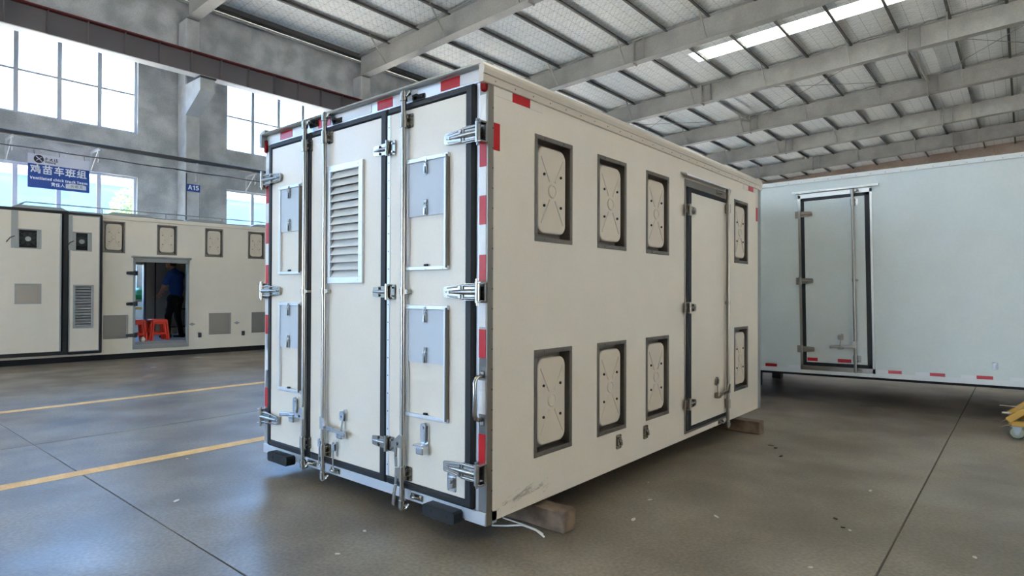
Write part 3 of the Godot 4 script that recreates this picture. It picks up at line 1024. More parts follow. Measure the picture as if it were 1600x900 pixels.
func make_fittings():
	PART.strap_r = strap_hinge(-1); PART.strap_l = strap_hinge(1)
	PART.butt_r = butt_hinge(-1); PART.butt_l = butt_hinge(1)
	PART.guide = rod_guide(); PART.clip = rod_clip(); PART.cam_t = rod_cam(1.0); PART.cam_b = rod_cam(-1.0)
	PART.keeper = rod_keeper(); PART.lever_r = lever(1); PART.lever_l = lever(-1); PART.catch = catch_plate(); PART.hasp = hasp()
	PART.toggle = toggle(); PART.lockp = lock_plate(); PART.rivet = rivet()
	# ventilation hatch 0.40 x 0.65: flange, tray, cover (centre of the opening at the origin)
	var fr := MB.new()
	fr.frame(-0.2, -0.325, 0.2, 0.325, 0.028, 0.0, 0.005)
	for s in [-1.0, 1.0]:
		for k in 4: fr.cyl(V(s * 0.186, -0.28 + 0.187 * k, 0.004), V(s * 0.186, -0.28 + 0.187 * k, 0.008), 0.005, 6)
		for k in 2: fr.cyl(V(-0.1 + 0.2 * k, s * 0.311, 0.004), V(-0.1 + 0.2 * k, s * 0.311, 0.008), 0.005, 6)
	PART.hatch_frame = fr.mesh()
	var ty := MB.new()
	ty.panel(-0.19, -0.315, 0.19, 0.315, [], -0.082, -0.078)
	for s in [-1.0, 1.0]:
		ty.span(V(s * 0.172, -0.30, -0.08), V(s * 0.175, 0.30, 0.0))
		ty.span(V(-0.175, s * 0.297, -0.08), V(0.175, s * 0.300, 0.0))
	PART.hatch_tray = ty.mesh()
	var cv := MB.new()
	var poly = rrect(0.292, 0.535, 0.062, 6)
	var pol2 = rrect(0.274, 0.517, 0.054, 6)
	cv.loft([ring3(poly, -0.078), ring3(poly, -0.022), ring3(rrect(0.287, 0.530, 0.060, 6), -0.016), ring3(pol2, -0.013)])
	for q in [[-1, -1], [1, -1], [-1, 1], [1, 1]]:
		cv.tube([V(q[0] * 0.116, q[1] * 0.205, -0.014), V(q[0] * 0.028, q[1] * 0.058, -0.013)], 0.0065, 8)
	cv.torus(V(0, 0, -0.013), V(0, 0, 1), 0.037, 0.008, 20, 8)
	cv.cyl(V(0, 0, -0.016), V(0, 0, -0.010), 0.034, 20)
	PART.hatch_cover = cv.mesh()
	var bt := MB.new()
	for q in [[-1, -1], [1, -1], [-1, 1], [1, 1]]:
		bt.cyl(V(q[0] * 0.088, q[1] * 0.097, -0.014), V(q[0] * 0.088, q[1] * 0.097, -0.006), 0.009, 8)
	PART.hatch_bolts = bt.mesh()

func vent_hatch(F, u, v, parent, cover_mat, frame_mat):
	var X = at(F, u, v)
	var f = lbl(put("vent_hatch", PART.hatch_frame, frame_mat, parent, X), "recessed vent hatch with a rounded cover")
	put("tray", PART.hatch_tray, frame_mat, f, X)
	put("cover", PART.hatch_cover, cover_mat, f, X)
	put("bolts", PART.hatch_bolts, M.black, f, X)

func lock_rod(F, parent, u, v0, v1, n, guides, clip_v, met):
	var r := MB.new()
	r.cyl(V(u, v0 + 0.02, n + 0.03), V(u, v1 - 0.02, n + 0.03), 0.0165, 14)
	put("lock_rod", r, met, parent, F)
	for g in guides: put("rod_guide", PART.guide, met, parent, at(F, u, g, n))
	put("rod_clip", PART.clip, met, parent, at(F, u, clip_v, n))
	put("rod_cam", PART.cam_t, met, parent, at(F, u, v1, n))
	put("rod_cam", PART.cam_b, met, parent, at(F, u, v0, n))

func tape(F, parent, mat_, u0, v0, u1, v1, n, called):
	var m := MB.new()
	m.span(V(u0, v0, n - 0.001), V(u1, v1, n + 0.0015))
	return put(called, m, mat_, parent, F)

func sliding_hatch(F, parent, u0, v0, u1, v1, vs, n):
	var fr := MB.new()
	var w = 0.022
	fr.span(V(u0 - 0.006, v1 - 0.026, n), V(u1 + 0.012, v1, n + 0.020), 0.003)
	fr.span(V(u0 - 0.006, v0, n), V(u1 + 0.012, v0 + 0.024, n + 0.020), 0.003)
	fr.span(V(u0, v0 + 0.024, n), V(u0 + w, v1 - 0.026, n + 0.018), 0.002)
	fr.span(V(u1 - w, v0 + 0.024, n), V(u1, v1 - 0.026, n + 0.018), 0.002)
	for k in 3:
		var uu = lerpf(u0 + 0.03, u1 - 0.03, k / 2.0)
		fr.cyl(V(uu, v1 - 0.008, n + 0.018), V(uu, v1 - 0.008, n + 0.023), 0.005, 6)
		fr.cyl(V(uu, v0 + 0.008, n + 0.018), V(uu, v0 + 0.008, n + 0.023), 0.005, 6)
	lbl(put("hatch_frame", fr, M.alu, parent, F), "aluminium frame of a sliding vent")
	var sh := MB.new()
	sh.span(V(u0 + w, vs, n + 0.004), V(u1 - w, v1 - 0.026, n + 0.010))
	lbl(put("sliding_sheet", sh, M.sheet, parent, F), "grey sliding sheet")
	for v in [v1 - 0.05, vs + 0.055]: put("toggle_latch", PART.toggle, M.steel, parent, at(F, (u0 + u1) / 2, v, n + 0.010))
	var st := MB.new()
	st.box(V((u0 + u1) / 2, v0 + 0.030, n + 0.012), V(0.03, 0.014, 0.018), 0.004)
	put("stop", st, M.black, parent, F)
	var sd := MB.new()
	sd.span(V(u1, v0 + 0.01, n), V(u1 + 0.010, v1 - 0.012, n + 0.030), 0.002)
	put("side_rail", sd, M.hatch_steel, parent, F)

func seal_bar(m, a, b, w, n):
	m.bar(a + V(0, 0, n), b + V(0, 0, n), w, 0.03, V(0, 0, 1), 0.012)

# ------------------------------------------------------------------ the box in front
func build_main_box():
	make_fittings()
	var bx = thing("ventilated_box_body", "cream panelled ventilated box body standing on wooden blocks with three rear doors", "box body", Vector3(-W / 2, 0.125, -L / 2))
	var mu := [0.62, 1.325, 2.032, 3.917]
	var holes = []
	for u in mu:
		for v in [0.735, 2.042]: holes.append([u - 0.176, v - 0.301, u + 0.176, v + 0.301])
	holes.append([2.56, 0.205, 3.55, 2.335])
	var sp := MB.new()
	sp.panel(0.047, 0.140, 4.44, 2.60, holes, -0.085, 0.0)
	put("side_panel", sp, M.panel, bx, FS)
	var op := MB.new()
	op.panel(0.0, 0.140, L, 2.60, [], -W, -W + 0.08)
	put("side_panel", op, M.panel, bx, FS)
	var bk := MB.new()
	bk.span(Vector3(-W + 0.08, 0.14, -L), Vector3(-0.085, 2.60, -L + 0.08))
	put("end_panel", bk, M.panel, bx)
	var rf := MB.new()
	rf.span(Vector3(-W, 2.60, -L), Vector3(-0.02, 2.675, 0.0))
	put("roof_panel", rf, M.panel, bx)
	var fl := MB.new()
	fl.span(Vector3(-W + 0.03, 0.145, -L + 0.02), Vector3(-0.03, 0.25, -0.03))
	put("floor_panel", fl, M.under, bx)
	var ch := MB.new()
	for x in [-0.5, -1.9]: ch.span(Vector3(x - 0.05, 0.125, -L + 0.1), Vector3(x + 0.05, 0.150, -0.1))
	for k in 7: ch.span(Vector3(-W + 0.05, 0.128, -L + 0.3 + k * 0.64), Vector3(-0.04, 0.146, -L + 0.36 + k * 0.64))
	put("bearer", ch, M.under, bx)
	# corner strips
	var cs := MB.new()
	cs.span(V(0.0, 0.125, -0.06), V(0.047, 2.575, 0.0035), 0.0015)
	lbl(put("corner_strip", cs, M.brushed, bx, FS), "riveted stainless corner strip")
	var ce := MB.new()
	ce.span(V(4.435, 0.135, -0.06), V(L + 0.003, 2.60, 0.003), 0.0015)
	put("corner_strip", ce, M.alu_dull, bx, FS)
	for k in 21: put("rivet", PART.rivet, M.steel, bx, at(FS, 0.040, 0.20 + 0.1115 * k, 0.0035))
	# roof rail on the long side, swept along it, and its rivets
	var prof = PackedVector2Array([Vector2(-0.02, 2.556), Vector2(0.010, 2.556), Vector2(0.013, 2.560), Vector2(0.013, 2.594), Vector2(0.009, 2.598), Vector2(0.016, 2.602), Vector2(0.020, 2.628), Vector2(0.016, 2.648), Vector2(0.004, 2.666), Vector2(-0.020, 2.680), Vector2(-0.07, 2.688), Vector2(-0.07, 2.66), Vector2(-0.02, 2.65)])
	var rr := MB.new()
	rr.prism(prof, V(-0.050, 0, 0), V(0, 0, 1), V(0, 1, 0), V(L + 0.065, 0, 0))
	lbl(put("roof_rail", rr, M.rail_trim, bx, FS), "curved cream roof rail with rivets")
	for k in 27: put("rivet", PART.rivet, M.steel, bx, at(FS, 0.05 + 0.17 * k, 2.577, 0.013))
	var rl := MB.new()
	rl.prism(prof, Vector3(-W, 0, -L - 0.015), Vector3(-1, 0, 0), Vector3(0, 1, 0), Vector3(0, 0, L + 0.065))
	put("roof_rail", rl, M.alu_dull, bx)
	var re := MB.new()
	re.prism(PackedVector2Array([Vector2(0.0, 2.652), Vector2(0.045, 2.648), Vector2(0.052, 2.655), Vector2(0.045, 2.668), Vector2(-0.03, 2.690), Vector2(-0.06, 2.69), Vector2(-0.06, 2.66)]), Vector3(-W - 0.016, 0, 0), Vector3(0, 0, 1), Vector3(0, 1, 0), Vector3(W + 0.006, 0, 0))
	lbl(put("drip_edge", re, M.alu_dull, bx), "grey drip edge over the doors")
	# tape on the long side
	tape(FS, bx, M.red_tape, 0.212, 2.505, 0.373, 2.556, 0.0, "red_tape")
	tape(FS, bx, M.clear_tape, 0.050, 2.505, 0.210, 2.556, 0.0, "clear_tape")
	tape(FS, bx, M.clear_tape, 0.375, 2.503, 0.50, 2.556, 0.0, "clear_tape")
	tape(FS, bx, M.red_tape, 0.050, 2.200, 0.102, 2.352, 0.0, "red_tape")
	tape(FS, bx, M.clear_tape, 0.050, 2.354, 0.102, 2.50, 0.0, "clear_tape")
	tape(FS, bx, M.red_tape, 4.13, 2.505, 4.29, 2.556, 0.0, "red_tape")
	tape(FS, bx, M.clear_tape, 3.98, 2.505, 4.13, 2.556, 0.0, "clear_tape")
	tape(FS, bx, M.clear_tape, 4.29, 2.505, 4.43, 2.556, 0.0, "clear_tape")
	tape(FS, bx, M.red_tape, 4.37, 2.20, 4.432, 2.35, 0.0, "red_tape")
	tape(FS, bx, M.clear_tape, 4.37, 2.352, 4.432, 2.50, 0.0, "clear_tape")
	for u in mu:
		for v in [0.735, 2.042]: vent_hatch(FS, u, v, bx, M.cover, M.hatch_steel)
	for u in [1.417, 1.826]: put("lock_plate", PART.lockp, M.steel, bx, at(FS, u, 0.328, 0.0))
	var sm := SurfaceTool.new()
	sm.begin(Mesh.PRIMITIVE_TRIANGLES)
	for q in [[0, 0], [1, 1], [1, 0], [0, 0], [0, 1], [1, 1]]:
		sm.set_normal(V(0, 0, 1)); sm.set_uv(Vector2(q[0], 1.0 - q[1]))
		sm.add_vertex(V(0.02 + q[0] * 0.64, 0.142 + q[1] * 0.13 + q[0] * 0.02, 0.0012))
	lbl(put("dirt_smear", sm.commit(), M.smear, bx, FS), "rubbed grey dirt smear")
	build_side_door(bx)
	build_rear(bx)

func build_side_door(bx):
	var F = FS
	var dr := MB.new()
	dr.panel(2.640, 0.245, 3.485, 2.290, [], -0.03, 0.018)
	var d = lbl(put("side_door", dr, M.panel, bx, F), "narrow hinged side door")
	var fr := MB.new()
	fr.span(V(2.535, 0.195, -0.08), V(2.562, 2.345, 0.008), 0.002)
	fr.span(V(3.548, 0.195, -0.08), V(3.562, 2.345, 0.006), 0.002)
	fr.span(V(2.535, 2.335, -0.08), V(3.562, 2.40, 0.010), 0.002)
	fr.span(V(2.535, 0.185, -0.08), V(3.562, 0.207, 0.008), 0.002)
	put("door_frame", fr, M.brushed, d, F)
	var se := MB.new()
	se.span(V(2.562, 0.207, -0.04), V(2.642, 2.336, 0.024), 0.012)
	se.span(V(3.483, 0.207, -0.04), V(3.548, 2.336, 0.024), 0.012)
	se.span(V(2.60, 2.286, -0.04), V(3.52, 2.336, 0.024), 0.012)
	se.span(V(2.60, 0.207, -0.04), V(3.52, 0.250, 0.024), 0.012)
	put("seal", se, M.rubber, d, F)
	var aw := MB.new()
	aw.prism(PackedVector2Array([Vector2(0.0, 2.452), Vector2(0.055, 2.432), Vector2(0.062, 2.415), Vector2(0.056, 2.412), Vector2(0.05, 2.424), Vector2(0.0, 2.444)]), V(2.46, 0, 0), V(0, 0, 1), V(0, 1, 0), V(1.03, 0, 0))
	lbl(put("rain_gutter", aw, M.alu, d, F), "thin rain gutter over the side door")
	for v in [2.13, 1.28, 0.445]: put("hinge", PART.butt_l, M.brushed, d, at(F, 2.555, v, 0.010))
	lock_rod(F, d, 3.425, 0.13, 2.40, 0.018, [2.23, 0.335], 1.315, M.brushed)
	put("rod_keeper", PART.keeper, M.brushed, d, at(F, 3.33, 2.37, 0.01, PI))
	put("rod_keeper", PART.keeper, M.brushed, d, at(F, 3.40, 0.165, 0.0, PI))
	put("lever", PART.lever_l, M.brushed, d, at(F, 3.425, 0.475, 0.018))
	put("catch", PART.catch, M.brushed, d, at(F, 3.19, 0.475, 0.018))

func build_rear(bx):
	var F = FD
	# frame round the doors
	var fr := MB.new()
	fr.span(V(-0.082, 0.198, -0.09), V(-0.001, 2.60, 0.0), 0.003)
	fr.span(V(-W, 0.198, -0.09), V(-2.318, 2.60, 0.0), 0.003)
	fr.span(V(-W, 2.573, -0.09), V(-0.001, 2.655, 0.004), 0.003)
	put("rear_frame", fr, M.alu, bx, F)
	var si := MB.new()
	si.span(V(-2.30, 0.130, -0.09), V(-0.10, 0.198, 0.004), 0.003)
	si.span(V(-0.16, 0.125, -0.09), V(0.0, 0.196, 0.008), 0.003)
	si.span(V(-W, 0.125, -0.09), V(-2.23, 0.196, 0.008), 0.003)
	put("rear_sill", si, M.alu, bx, F)
	for q in [[2.250, 2.102], [1.940, 1.782], [1.613, 1.458], [1.202, 1.045], [0.625, 0.458]]: tape(F, bx, M.red_tape, -0.058, q[1], -0.008, q[0], 0.001, "red_tape")
	for q in [[2.500, 2.345], [2.100, 1.942], [1.780, 1.615], [1.360, 1.215], [0.92, 0.735]]: tape(F, bx, M.white_tape, -0.058, q[1], -0.008, q[0], 0.001, "white_tape")
	for q in [[2.266, 2.113], [1.955, 1.790], [1.620, 1.472], [1.223, 1.071], [0.641, 0.490]]: tape(F, bx, M.red_tape, -2.398, q[1], -2.348, q[0], 0.001, "red_tape")
	for q in [[2.520, 2.385], [2.111, 1.957], [1.788, 1.622], [1.360, 1.225], [0.944, 0.788]]: tape(F, bx, M.white_tape, -2.398, q[1], -2.348, q[0], 0.001, "white_tape")
	for q in [[-2.173, -2.005], [-1.650, -1.500], [-0.966, -0.812], [-0.369, -0.212]]: tape(F, bx, M.red_tape, q[0], 2.586, q[1], 2.646, 0.005, "red_tape")
	for q in [[-2.325, -2.178], [-1.978, -1.80], [-1.490, -1.03], [-0.785, -0.575], [-0.205, -0.048]]: tape(F, bx, M.white_tape, q[0], 2.586, q[1], 2.646, 0.005, "white_tape")
	for x in [-0.020, -W + 0.020]:
		var ml := MB.new()
		var po = rrect(0.034, 0.104, 0.013)
		ml.loft([ring3(po, 0.0, Vector2(x, 2.566)), ring3(po, 0.016, Vector2(x, 2.566)), ring3(rrect(0.024, 0.09, 0.01), 0.024, Vector2(x, 2.566))])
		lbl(put("marker_lens", ml, M.red_lens, bx, F), "red corner marker lens")
	var gh := MB.new()
	var gp = [V(-0.030, 0.945, 0.004), V(-0.030, 0.944, 0.034), V(-0.030, 0.934, 0.054), V(-0.030, 0.912, 0.064), V(-0.030, 0.740, 0.064), V(-0.030, 0.718, 0.054), V(-0.030, 0.708, 0.034), V(-0.030, 0.707, 0.004)]
	gh.tube(gp, 0.012, 10)
	for v in [0.955, 0.690]: gh.box(V(-0.030, v, 0.004), V(0.03, 0.036, 0.008), 0.003)
	lbl(put("grab_handle", gh, M.steel, bx, F), "bent steel grab handle")
	for q in [[-2.215, -1.935], [-0.435, -0.175]]:
		var bu := MB.new()
		bu.prism(PackedVector2Array([Vector2(q[0], 0.118), Vector2(q[0] + 0.012, 0.108), Vector2(q[1] - 0.012, 0.108), Vector2(q[1], 0.118), Vector2(q[1], 0.166), Vector2(q[1] - 0.012, 0.176), Vector2(q[0] + 0.012, 0.176), Vector2(q[0], 0.166)]), V(0, 0, 0.004), V(1, 0, 0), V(0, 1, 0), V(0, 0, 0.072))
		for t in [0.25, 0.75]: bu.cyl(V(lerpf(q[0], q[1], t), 0.142, 0.07), V(lerpf(q[0], q[1], t), 0.142, 0.079), 0.012, 8)
		lbl(put("buffer", bu, M.black, bx, F), "black rubber dock buffer")
	# the three doors, skin at n = 0.02
	var N = 0.02
	var D = [[-2.268, -1.765, "left"], [-1.708, -0.905, "middle"], [-0.838, -0.146, "right"]]
	var doors = []
	for q in D:
		var h = []
		if q[2] == "middle": h.append([-1.462, 1.498, -1.122, 2.248])
		var m := MB.new()
		m.panel(q[0], 0.250, q[1], 2.525, h, -0.05, N)
		doors.append(put("rear_door", m, M.panel, bx, F))
	lbl(doors[0], "rear door with two sliding vents beside the left post")
	lbl(doors[1], "rear door with the louvre")
	lbl(doors[2], "rear door with two sliding vents beside the grab handle")
	for i in 3:
		var q = D[i]
		var s := MB.new()
		var lo = q[0] - (0.05 if i == 0 else 0.002)
		var hi = q[1] + (0.064 if i == 2 else (0.069 if i == 1 else 0.056))
		s.span(V(lo, 0.198, -0.05), V(hi, 0.252, N + 0.006), 0.014)
		s.span(V(lo, 2.523, -0.05), V(hi, 2.573, N + 0.006), 0.014)
		s.span(V(q[1] - 0.002, 0.20, -0.05), V(hi, 2.57, N + 0.010), 0.014)
		if i == 0: s.span(V(lo, 0.20, -0.05), V(q[0] + 0.002, 2.57, N + 0.008), 0.012)
		put("seal", s, M.rubber, doors[i], F)
	# strap hinges, middle hinges
	for v in [2.285, 1.408, 0.412]:
		put("hinge", PART.strap_r, M.steel, doors[2], at(F, -0.030, v, 0.0))
		put("hinge", PART.strap_l, M.steel, doors[0], at(F, -W + 0.025, v + 0.005, 0.0))
		put("hinge", PART.butt_r, M.steel, doors[1], at(F, -0.815, v + (0.028 if v > 2 else (0.045 if v < 1 else 0.0)), N - 0.008))
	var ed := MB.new()
	ed.span(V(-0.838, 0.25, N), V(-0.812, 2.525, N + 0.003))
	put("edge_strip", ed, M.alu, doors[2], F)
	for k in 20: put("rivet", PART.rivet, M.steel, doors[2], at(F, -0.824, 0.32 + 0.112 * k, N + 0.003))
	# lock rods
	lock_rod(F, doors[0], -1.755, 0.150, 2.632, N, [2.47, 0.315], 1.41, M.steel)
	lock_rod(F, doors[1], -1.500, 0.115, 2.640, N, [2.49, 0.300], 1.41, M.steel)
	lock_rod(F, doors[2], -0.648, 0.105, 2.612, N, [2.455, 0.300], 1.41, M.steel)
	for q in [[-1.755, 2.625], [-1.46, 2.60], [-0.61, 2.590]]: put("rod_keeper", PART.keeper, M.black, bx, at(F, q[0], q[1], 0.004))
	for q in [[-1.755, 0.165], [-1.46, 0.165], [-0.61, 0.165]]: put("rod_keeper", PART.keeper, M.steel, bx, at(F, q[0], q[1], 0.004))
	# drop pins beside the middle rod
	for u in [-1.565, -1.395]:
		var dp := MB.new()
		dp.box(V(u, 0.335, N + 0.012), V(0.034, 0.052, 0.024), 0.004)
		dp.box(V(u + 0.03, 0.325, N + 0.006), V(0.018, 0.10, 0.012), 0.003)
		dp.cyl(V(u, 0.19, N + 0.018), V(u, 0.37, N + 0.018), 0.0065, 8)
		dp.torus(V(u, 0.182, N + 0.018), V(0, 0, 1), 0.011, 0.004, 10, 6)
		put("drop_pin", dp, M.zinc, doors[1], F)
	# levers and hasps
	put("lever", PART.lever_r, M.zinc, doors[1], at(F, -1.500, 0.485, N))
	put("catch", PART.catch, M.zinc, doors[1], at(F, -1.285, 0.470, N))
	put("lever", PART.lever_l, M.zinc, doors[0], at(F, -1.755, 0.520, N))
	put("hasp", PART.hasp, M.zinc, doors[0], at(F, -1.885, 0.515, N))
	put("hasp", PART.hasp, M.zinc, doors[2], at(F, -0.470, 0.520, N))
	var hl := MB.new()   # lever of the right rod hanging down beside it
	hl.prism(PackedVector2Array([Vector2(-0.02, -0.03), Vector2(0.018, -0.03), Vector2(0.018, 0.05), Vector2(-0.005, 0.05), Vector2(-0.055, 0.01), Vector2(-0.055, -0.01)]), V(-0.648, 0.490, N + 0.044), V(1, 0, 0), V(0, 1, 0), V(0, 0, 0.010))
	hl.cyl(V(-0.674, 0.482, N + 0.04), V(-0.674, 0.482, N + 0.062), 0.010, 8)
	var pv = [V(-0.692, 0.49, N + 0.046), V(-0.690, 0.40, N + 0.048), V(-0.676, 0.34, N + 0.052), V(-0.674, 0.24, N + 0.058), V(-0.684, 0.19, N + 0.062), V(-0.690, 0.11, N + 0.066)]
	for k in pv.size() - 1: hl.bar(pv[k], pv[k + 1], 0.024, 0.010, V(0, 0, 1), 0.003)
	lbl(put("hanging_lever", hl, M.steel, doors[2], F), "long steel lever hanging beside the rod")
	put("lock_plate", PART.lockp, M.zinc, doors[2], at(F, -0.245, 0.322, N))
	# sliding vents
	for q in [[-2.138, -1.838, 0], [-0.640, -0.283, 2]]:
		sliding_hatch(F, doors[q[2]], q[0], 1.537, q[1], 2.213, 1.862, N)
		sliding_hatch(F, doors[q[2]], q[0], 0.655, q[1], 1.330, 0.985, N)
	# louvre
	var lf := MB.new()
	lf.frame(-1.492, 1.466, -1.080, 2.284, 0.044, N, N + 0.018)
	for q in [[-1.45, 2.262], [-1.13, 2.262], [-1.45, 1.488], [-1.13, 1.488], [-1.102, 2.1], [-1.102, 1.875], [-1.102, 1.65]]: lf.cyl(V(q[0], q[1], N + 0.016), V(q[0], q[1], N + 0.021), 0.005, 6)
	lbl(put("louvre_frame", lf, M.alu, doors[1], F), "frame of a tall aluminium louvre with slanted slats")
	var sl := MB.new()
	sl.bar(V(0, 0.030, -0.022), V(0, -0.022, 0.014), 0.336, 0.003, V(0, 0.7, 0.7))
	sl.cyl(V(-0.168, -0.022, 0.014), V(0.168, -0.022, 0.014), 0.004, 8)
	var slm = sl.mesh()
	for k in 14: put("slat", slm, M.white_trim, doors[1], at(F, -1.29, 1.528 + 0.0528 * k, N))
	var lb := MB.new()
	lb.span(V(-1.47, 1.49, -0.055), V(-1.11, 2.26, -0.05))
	put("louvre_back", lb, M.black, doors[1], F)

# ------------------------------------------------------------------ the box by the windows
func build_left_box():
	var F = FL
	var T = -2.4   # its depth behind the face
	var bx = thing("long_box_body", "long cream box body by the window wall with an open doorway and swung-back doors", "box body", F * V(1.0, 0.12, T / 2))
	var U0 = -2.6
	var U1 = 5.6
	var hu := [0.16, 1.152, 2.13, 3.10, 4.08]
	var vu := [[-0.02, 0.425], [2.02, 2.52], [2.995, 3.48]]
	var holes = []
	for u in hu: holes.append([u - 0.176, 2.523 - 0.301, u + 0.176, 2.523 + 0.301])
	for q in vu: holes.append([q[0] + 0.02, 0.45, q[1] - 0.02, 0.90])
	holes.append([0.55, 0.275, 1.565, 2.035])
	var sp := MB.new()
	sp.panel(U0, 0.12, U1, 2.93, holes, -0.08, 0.0)
	put("side_panel", sp, M.panel, bx, F)
	var op := MB.new()
	op.panel(U0, 0.12, U1, 2.93, [[0.70, 0.335, 1.32, 2.06]], T, T + 0.08)
	put("side_panel", op, M.panel, bx, F)
	var en := MB.new()
	en.span(V(U0, 0.12, T + 0.08), V(U0 + 0.08, 2.93, -0.08)); en.span(V(U1 - 0.08, 0.12, T + 0.08), V(U1, 2.93, -0.08))
	put("end_panel", en, M.panel, bx, F)
	var rf := MB.new()
	rf.span(V(U0, 2.90, T), V(U1, 2.97, 0.0))
	put("roof_panel", rf, M.alu_dull, bx, F)
	var fl := MB.new()
	fl.span(V(U0 + 0.03, 0.20, T + 0.03), V(U1 - 0.03, 0.335, -0.03))
	put("floor_panel", fl, M.inner_wall, bx, F)
	var sk := MB.new()
	sk.span(V(U0 + 0.02, 0.0, T + 0.35), V(U1 - 0.02, 0.20, -0.10))
	put("chassis_skid", sk, M.under, bx, F)
	var lin := MB.new()   # liner panels behind the doorway
	lin.span(V(1.32, 0.335, T + 0.08), V(1.37, 2.9, T + 0.14))
	lin.span(V(0.64, 0.335, T + 0.08), V(0.70, 2.9, T + 0.14))
	put("inner_jamb", lin, M.inner_wall, bx, F)
	var ln := MB.new()
	ln.span(V(1.575, 0.335, T + 0.08), V(1.592, 2.6, T + 0.10))
	put("inner_seam", ln, M.black, bx, F)
	var hf := MB.new()
	hf.frame(1.82, 0.50, 2.30, 0.98, 0.03, T + 0.08, T + 0.12)
	put("inner_vent", hf, M.pipe, bx, F)
	var tr := MB.new()
	tr.span(V(U0, 2.885, -0.02), V(U1, 2.965, 0.014), 0.006)
	put("roof_trim", tr, M.panel, bx, F)
	var rl := MB.new()
	for n in [-0.25, -1.3]:
		rl.tube([V(-1.5, 2.97, n), V(-1.25, 3.12, n), V(5.2, 3.12, n), V(5.4, 2.97, n)], 0.012, 8)
		for u in [0.0, 1.2, 2.4, 3.6, 4.8]: rl.cyl(V(u, 2.96, n), V(u, 3.12, n), 0.011, 8)
	rl.cyl(V(-1.25, 3.12, -0.25), V(-1.25, 3.12, -1.3), 0.012, 8)
	put("roof_rack", rl, M.alu_dull, bx, F)
	for u in [-1.0, 0.55, 2.1, 3.6]:
		var hb := MB.new()
		hb.prism(PackedVector2Array([Vector2(u - 0.55, 2.97), Vector2(u + 0.55, 2.97), Vector2(u + 0.34, 3.07), Vector2(u - 0.34, 3.07)]), V(0, 0, -0.95), V(1, 0, 0), V(0, 1, 0), V(0, 0, 0.6))
		put("roof_vent", hb, M.alu_dull, bx, F)
	for u in hu: vent_hatch(F, u, 2.523, bx, M.cover, M.hatch_steel)
	for q in vu:
		var vp := MB.new()
		vp.frame(q[0], 0.43, q[1], 0.92, 0.025, -0.01, 0.006)
		var f = put("access_plate", vp, M.brushed, bx, F)
		var pl := MB.new()
		pl.span(V(q[0] + 0.02, 0.45, -0.03), V(q[1] - 0.02, 0.90, -0.02))
		put("plate", pl, M.brushed, f, F)
	for u in [1.833, 2.802, 3.77]: put("lock_plate", PART.lockp, M.pipe, bx, at(F, u, 0.43, 0.0))
	for u in [1.670, 2.652, 3.63]:
		var dm := MB.new()
		dm.prism(PackedVector2Array([Vector2(u - 0.075, 0.68), Vector2(u, 0.645), Vector2(u + 0.075, 0.68), Vector2(u, 0.715)]), V(0, 0, 0), V(1, 0, 0), V(0, 1, 0), V(0, 0, 0.006))
		put("diamond_plate", dm, M.alu_dull, bx, F)
	# doorway
	var fr := MB.new()
	fr.span(V(0.505, 0.20, -0.09), V(0.555, 2.12, 0.010), 0.003)
	fr.span(V(1.560, 0.20, -0.09), V(1.605, 2.12, 0.010), 0.003)
	fr.span(V(0.505, 2.030, -0.09), V(1.605, 2.12, 0.010), 0.003)
	fr.span(V(0.505, 0.19, -0.09), V(1.605, 0.28, 0.010), 0.003)
	put("doorway_frame", fr, M.alu_dull, bx, F)
	var aw := MB.new()
	aw.span(V(0.475, 2.115, -0.01), V(1.64, 2.155, 0.05), 0.008)
	put("rain_gutter", aw, M.alu_dull, bx, F)
	for v in [1.79, 1.145, 0.49]: put("hinge_bracket", PART.butt_r, M.pipe, bx, at(F, 0.53, v, 0.0))
	# the rear doors, swung right round against the side, inner faces towards us
	var d1 := MB.new()
	d1.panel(-2.5, 0.245, -0.755, 2.905, [[-1.435, 2.215, -1.062, 2.56], [-1.435, 1.175, -1.055, 1.535]], 0.045, 0.105)
	var da = lbl(put("folded_door", d1, M.panel, bx, F), "wide swung-back door with a fan")
	var d2 := MB.new()
	d2.panel(-0.605, 0.225, -0.115, 2.905, [[-0.555, 2.21, -0.252, 2.565], [-0.515, 0.70, -0.235, 1.51]], 0.035, 0.09)
	var db = lbl(put("folded_door", d2, M.panel, bx, F), "narrow swung-back door with a fan and a louvre")
	var s1 := MB.new()
	s1.span(V(-2.5, 0.17, 0.04), V(-0.625, 0.25, 0.10), 0.01)
	s1.span(V(-2.5, 2.90, 0.04), V(-0.625, 2.965, 0.10), 0.01)
	s1.span(V(-0.725, 0.18, 0.04), V(-0.615, 2.95, 0.095), 0.02)
	put("seal", s1, M.rubber, da, F)
	var e1 := MB.new()
	e1.span(V(-0.765, 0.245, 0.05), V(-0.735, 2.905, 0.112), 0.003)
	put("edge_strip", e1, M.alu_dull, da, F)
	var s2 := MB.new()
	s2.span(V(-0.625, 0.165, 0.03), V(-0.06, 0.222, 0.085), 0.01)
	s2.span(V(-0.625, 2.90, 0.03), V(-0.06, 2.955, 0.085), 0.01)
	s2.span(V(-0.105, 0.17, 0.03), V(-0.055, 2.95, 0.09), 0.012)
	put("seal", s2, M.rubber, db, F)
	var e2 := MB.new()
	e2.frame(-0.61, 0.218, -0.105, 2.905, 0.016, 0.07, 0.095)
	put("edge_strip", e2, M.alu_dull, db, F)
	for q in [[-1.50, -1.40, da, 0.105], [-0.625, -0.56, db, 0.09]]:
		var st := MB.new()
		st.span(V(q[0], 2.205, q[3]), V(q[1], 2.90, q[3] + 0.006))
		put("cable_cover", st, M.alu_dull, q[2], F)
	fan(F, da, -1.435, 2.215, -1.062, 2.56, 0.105, 0.07)
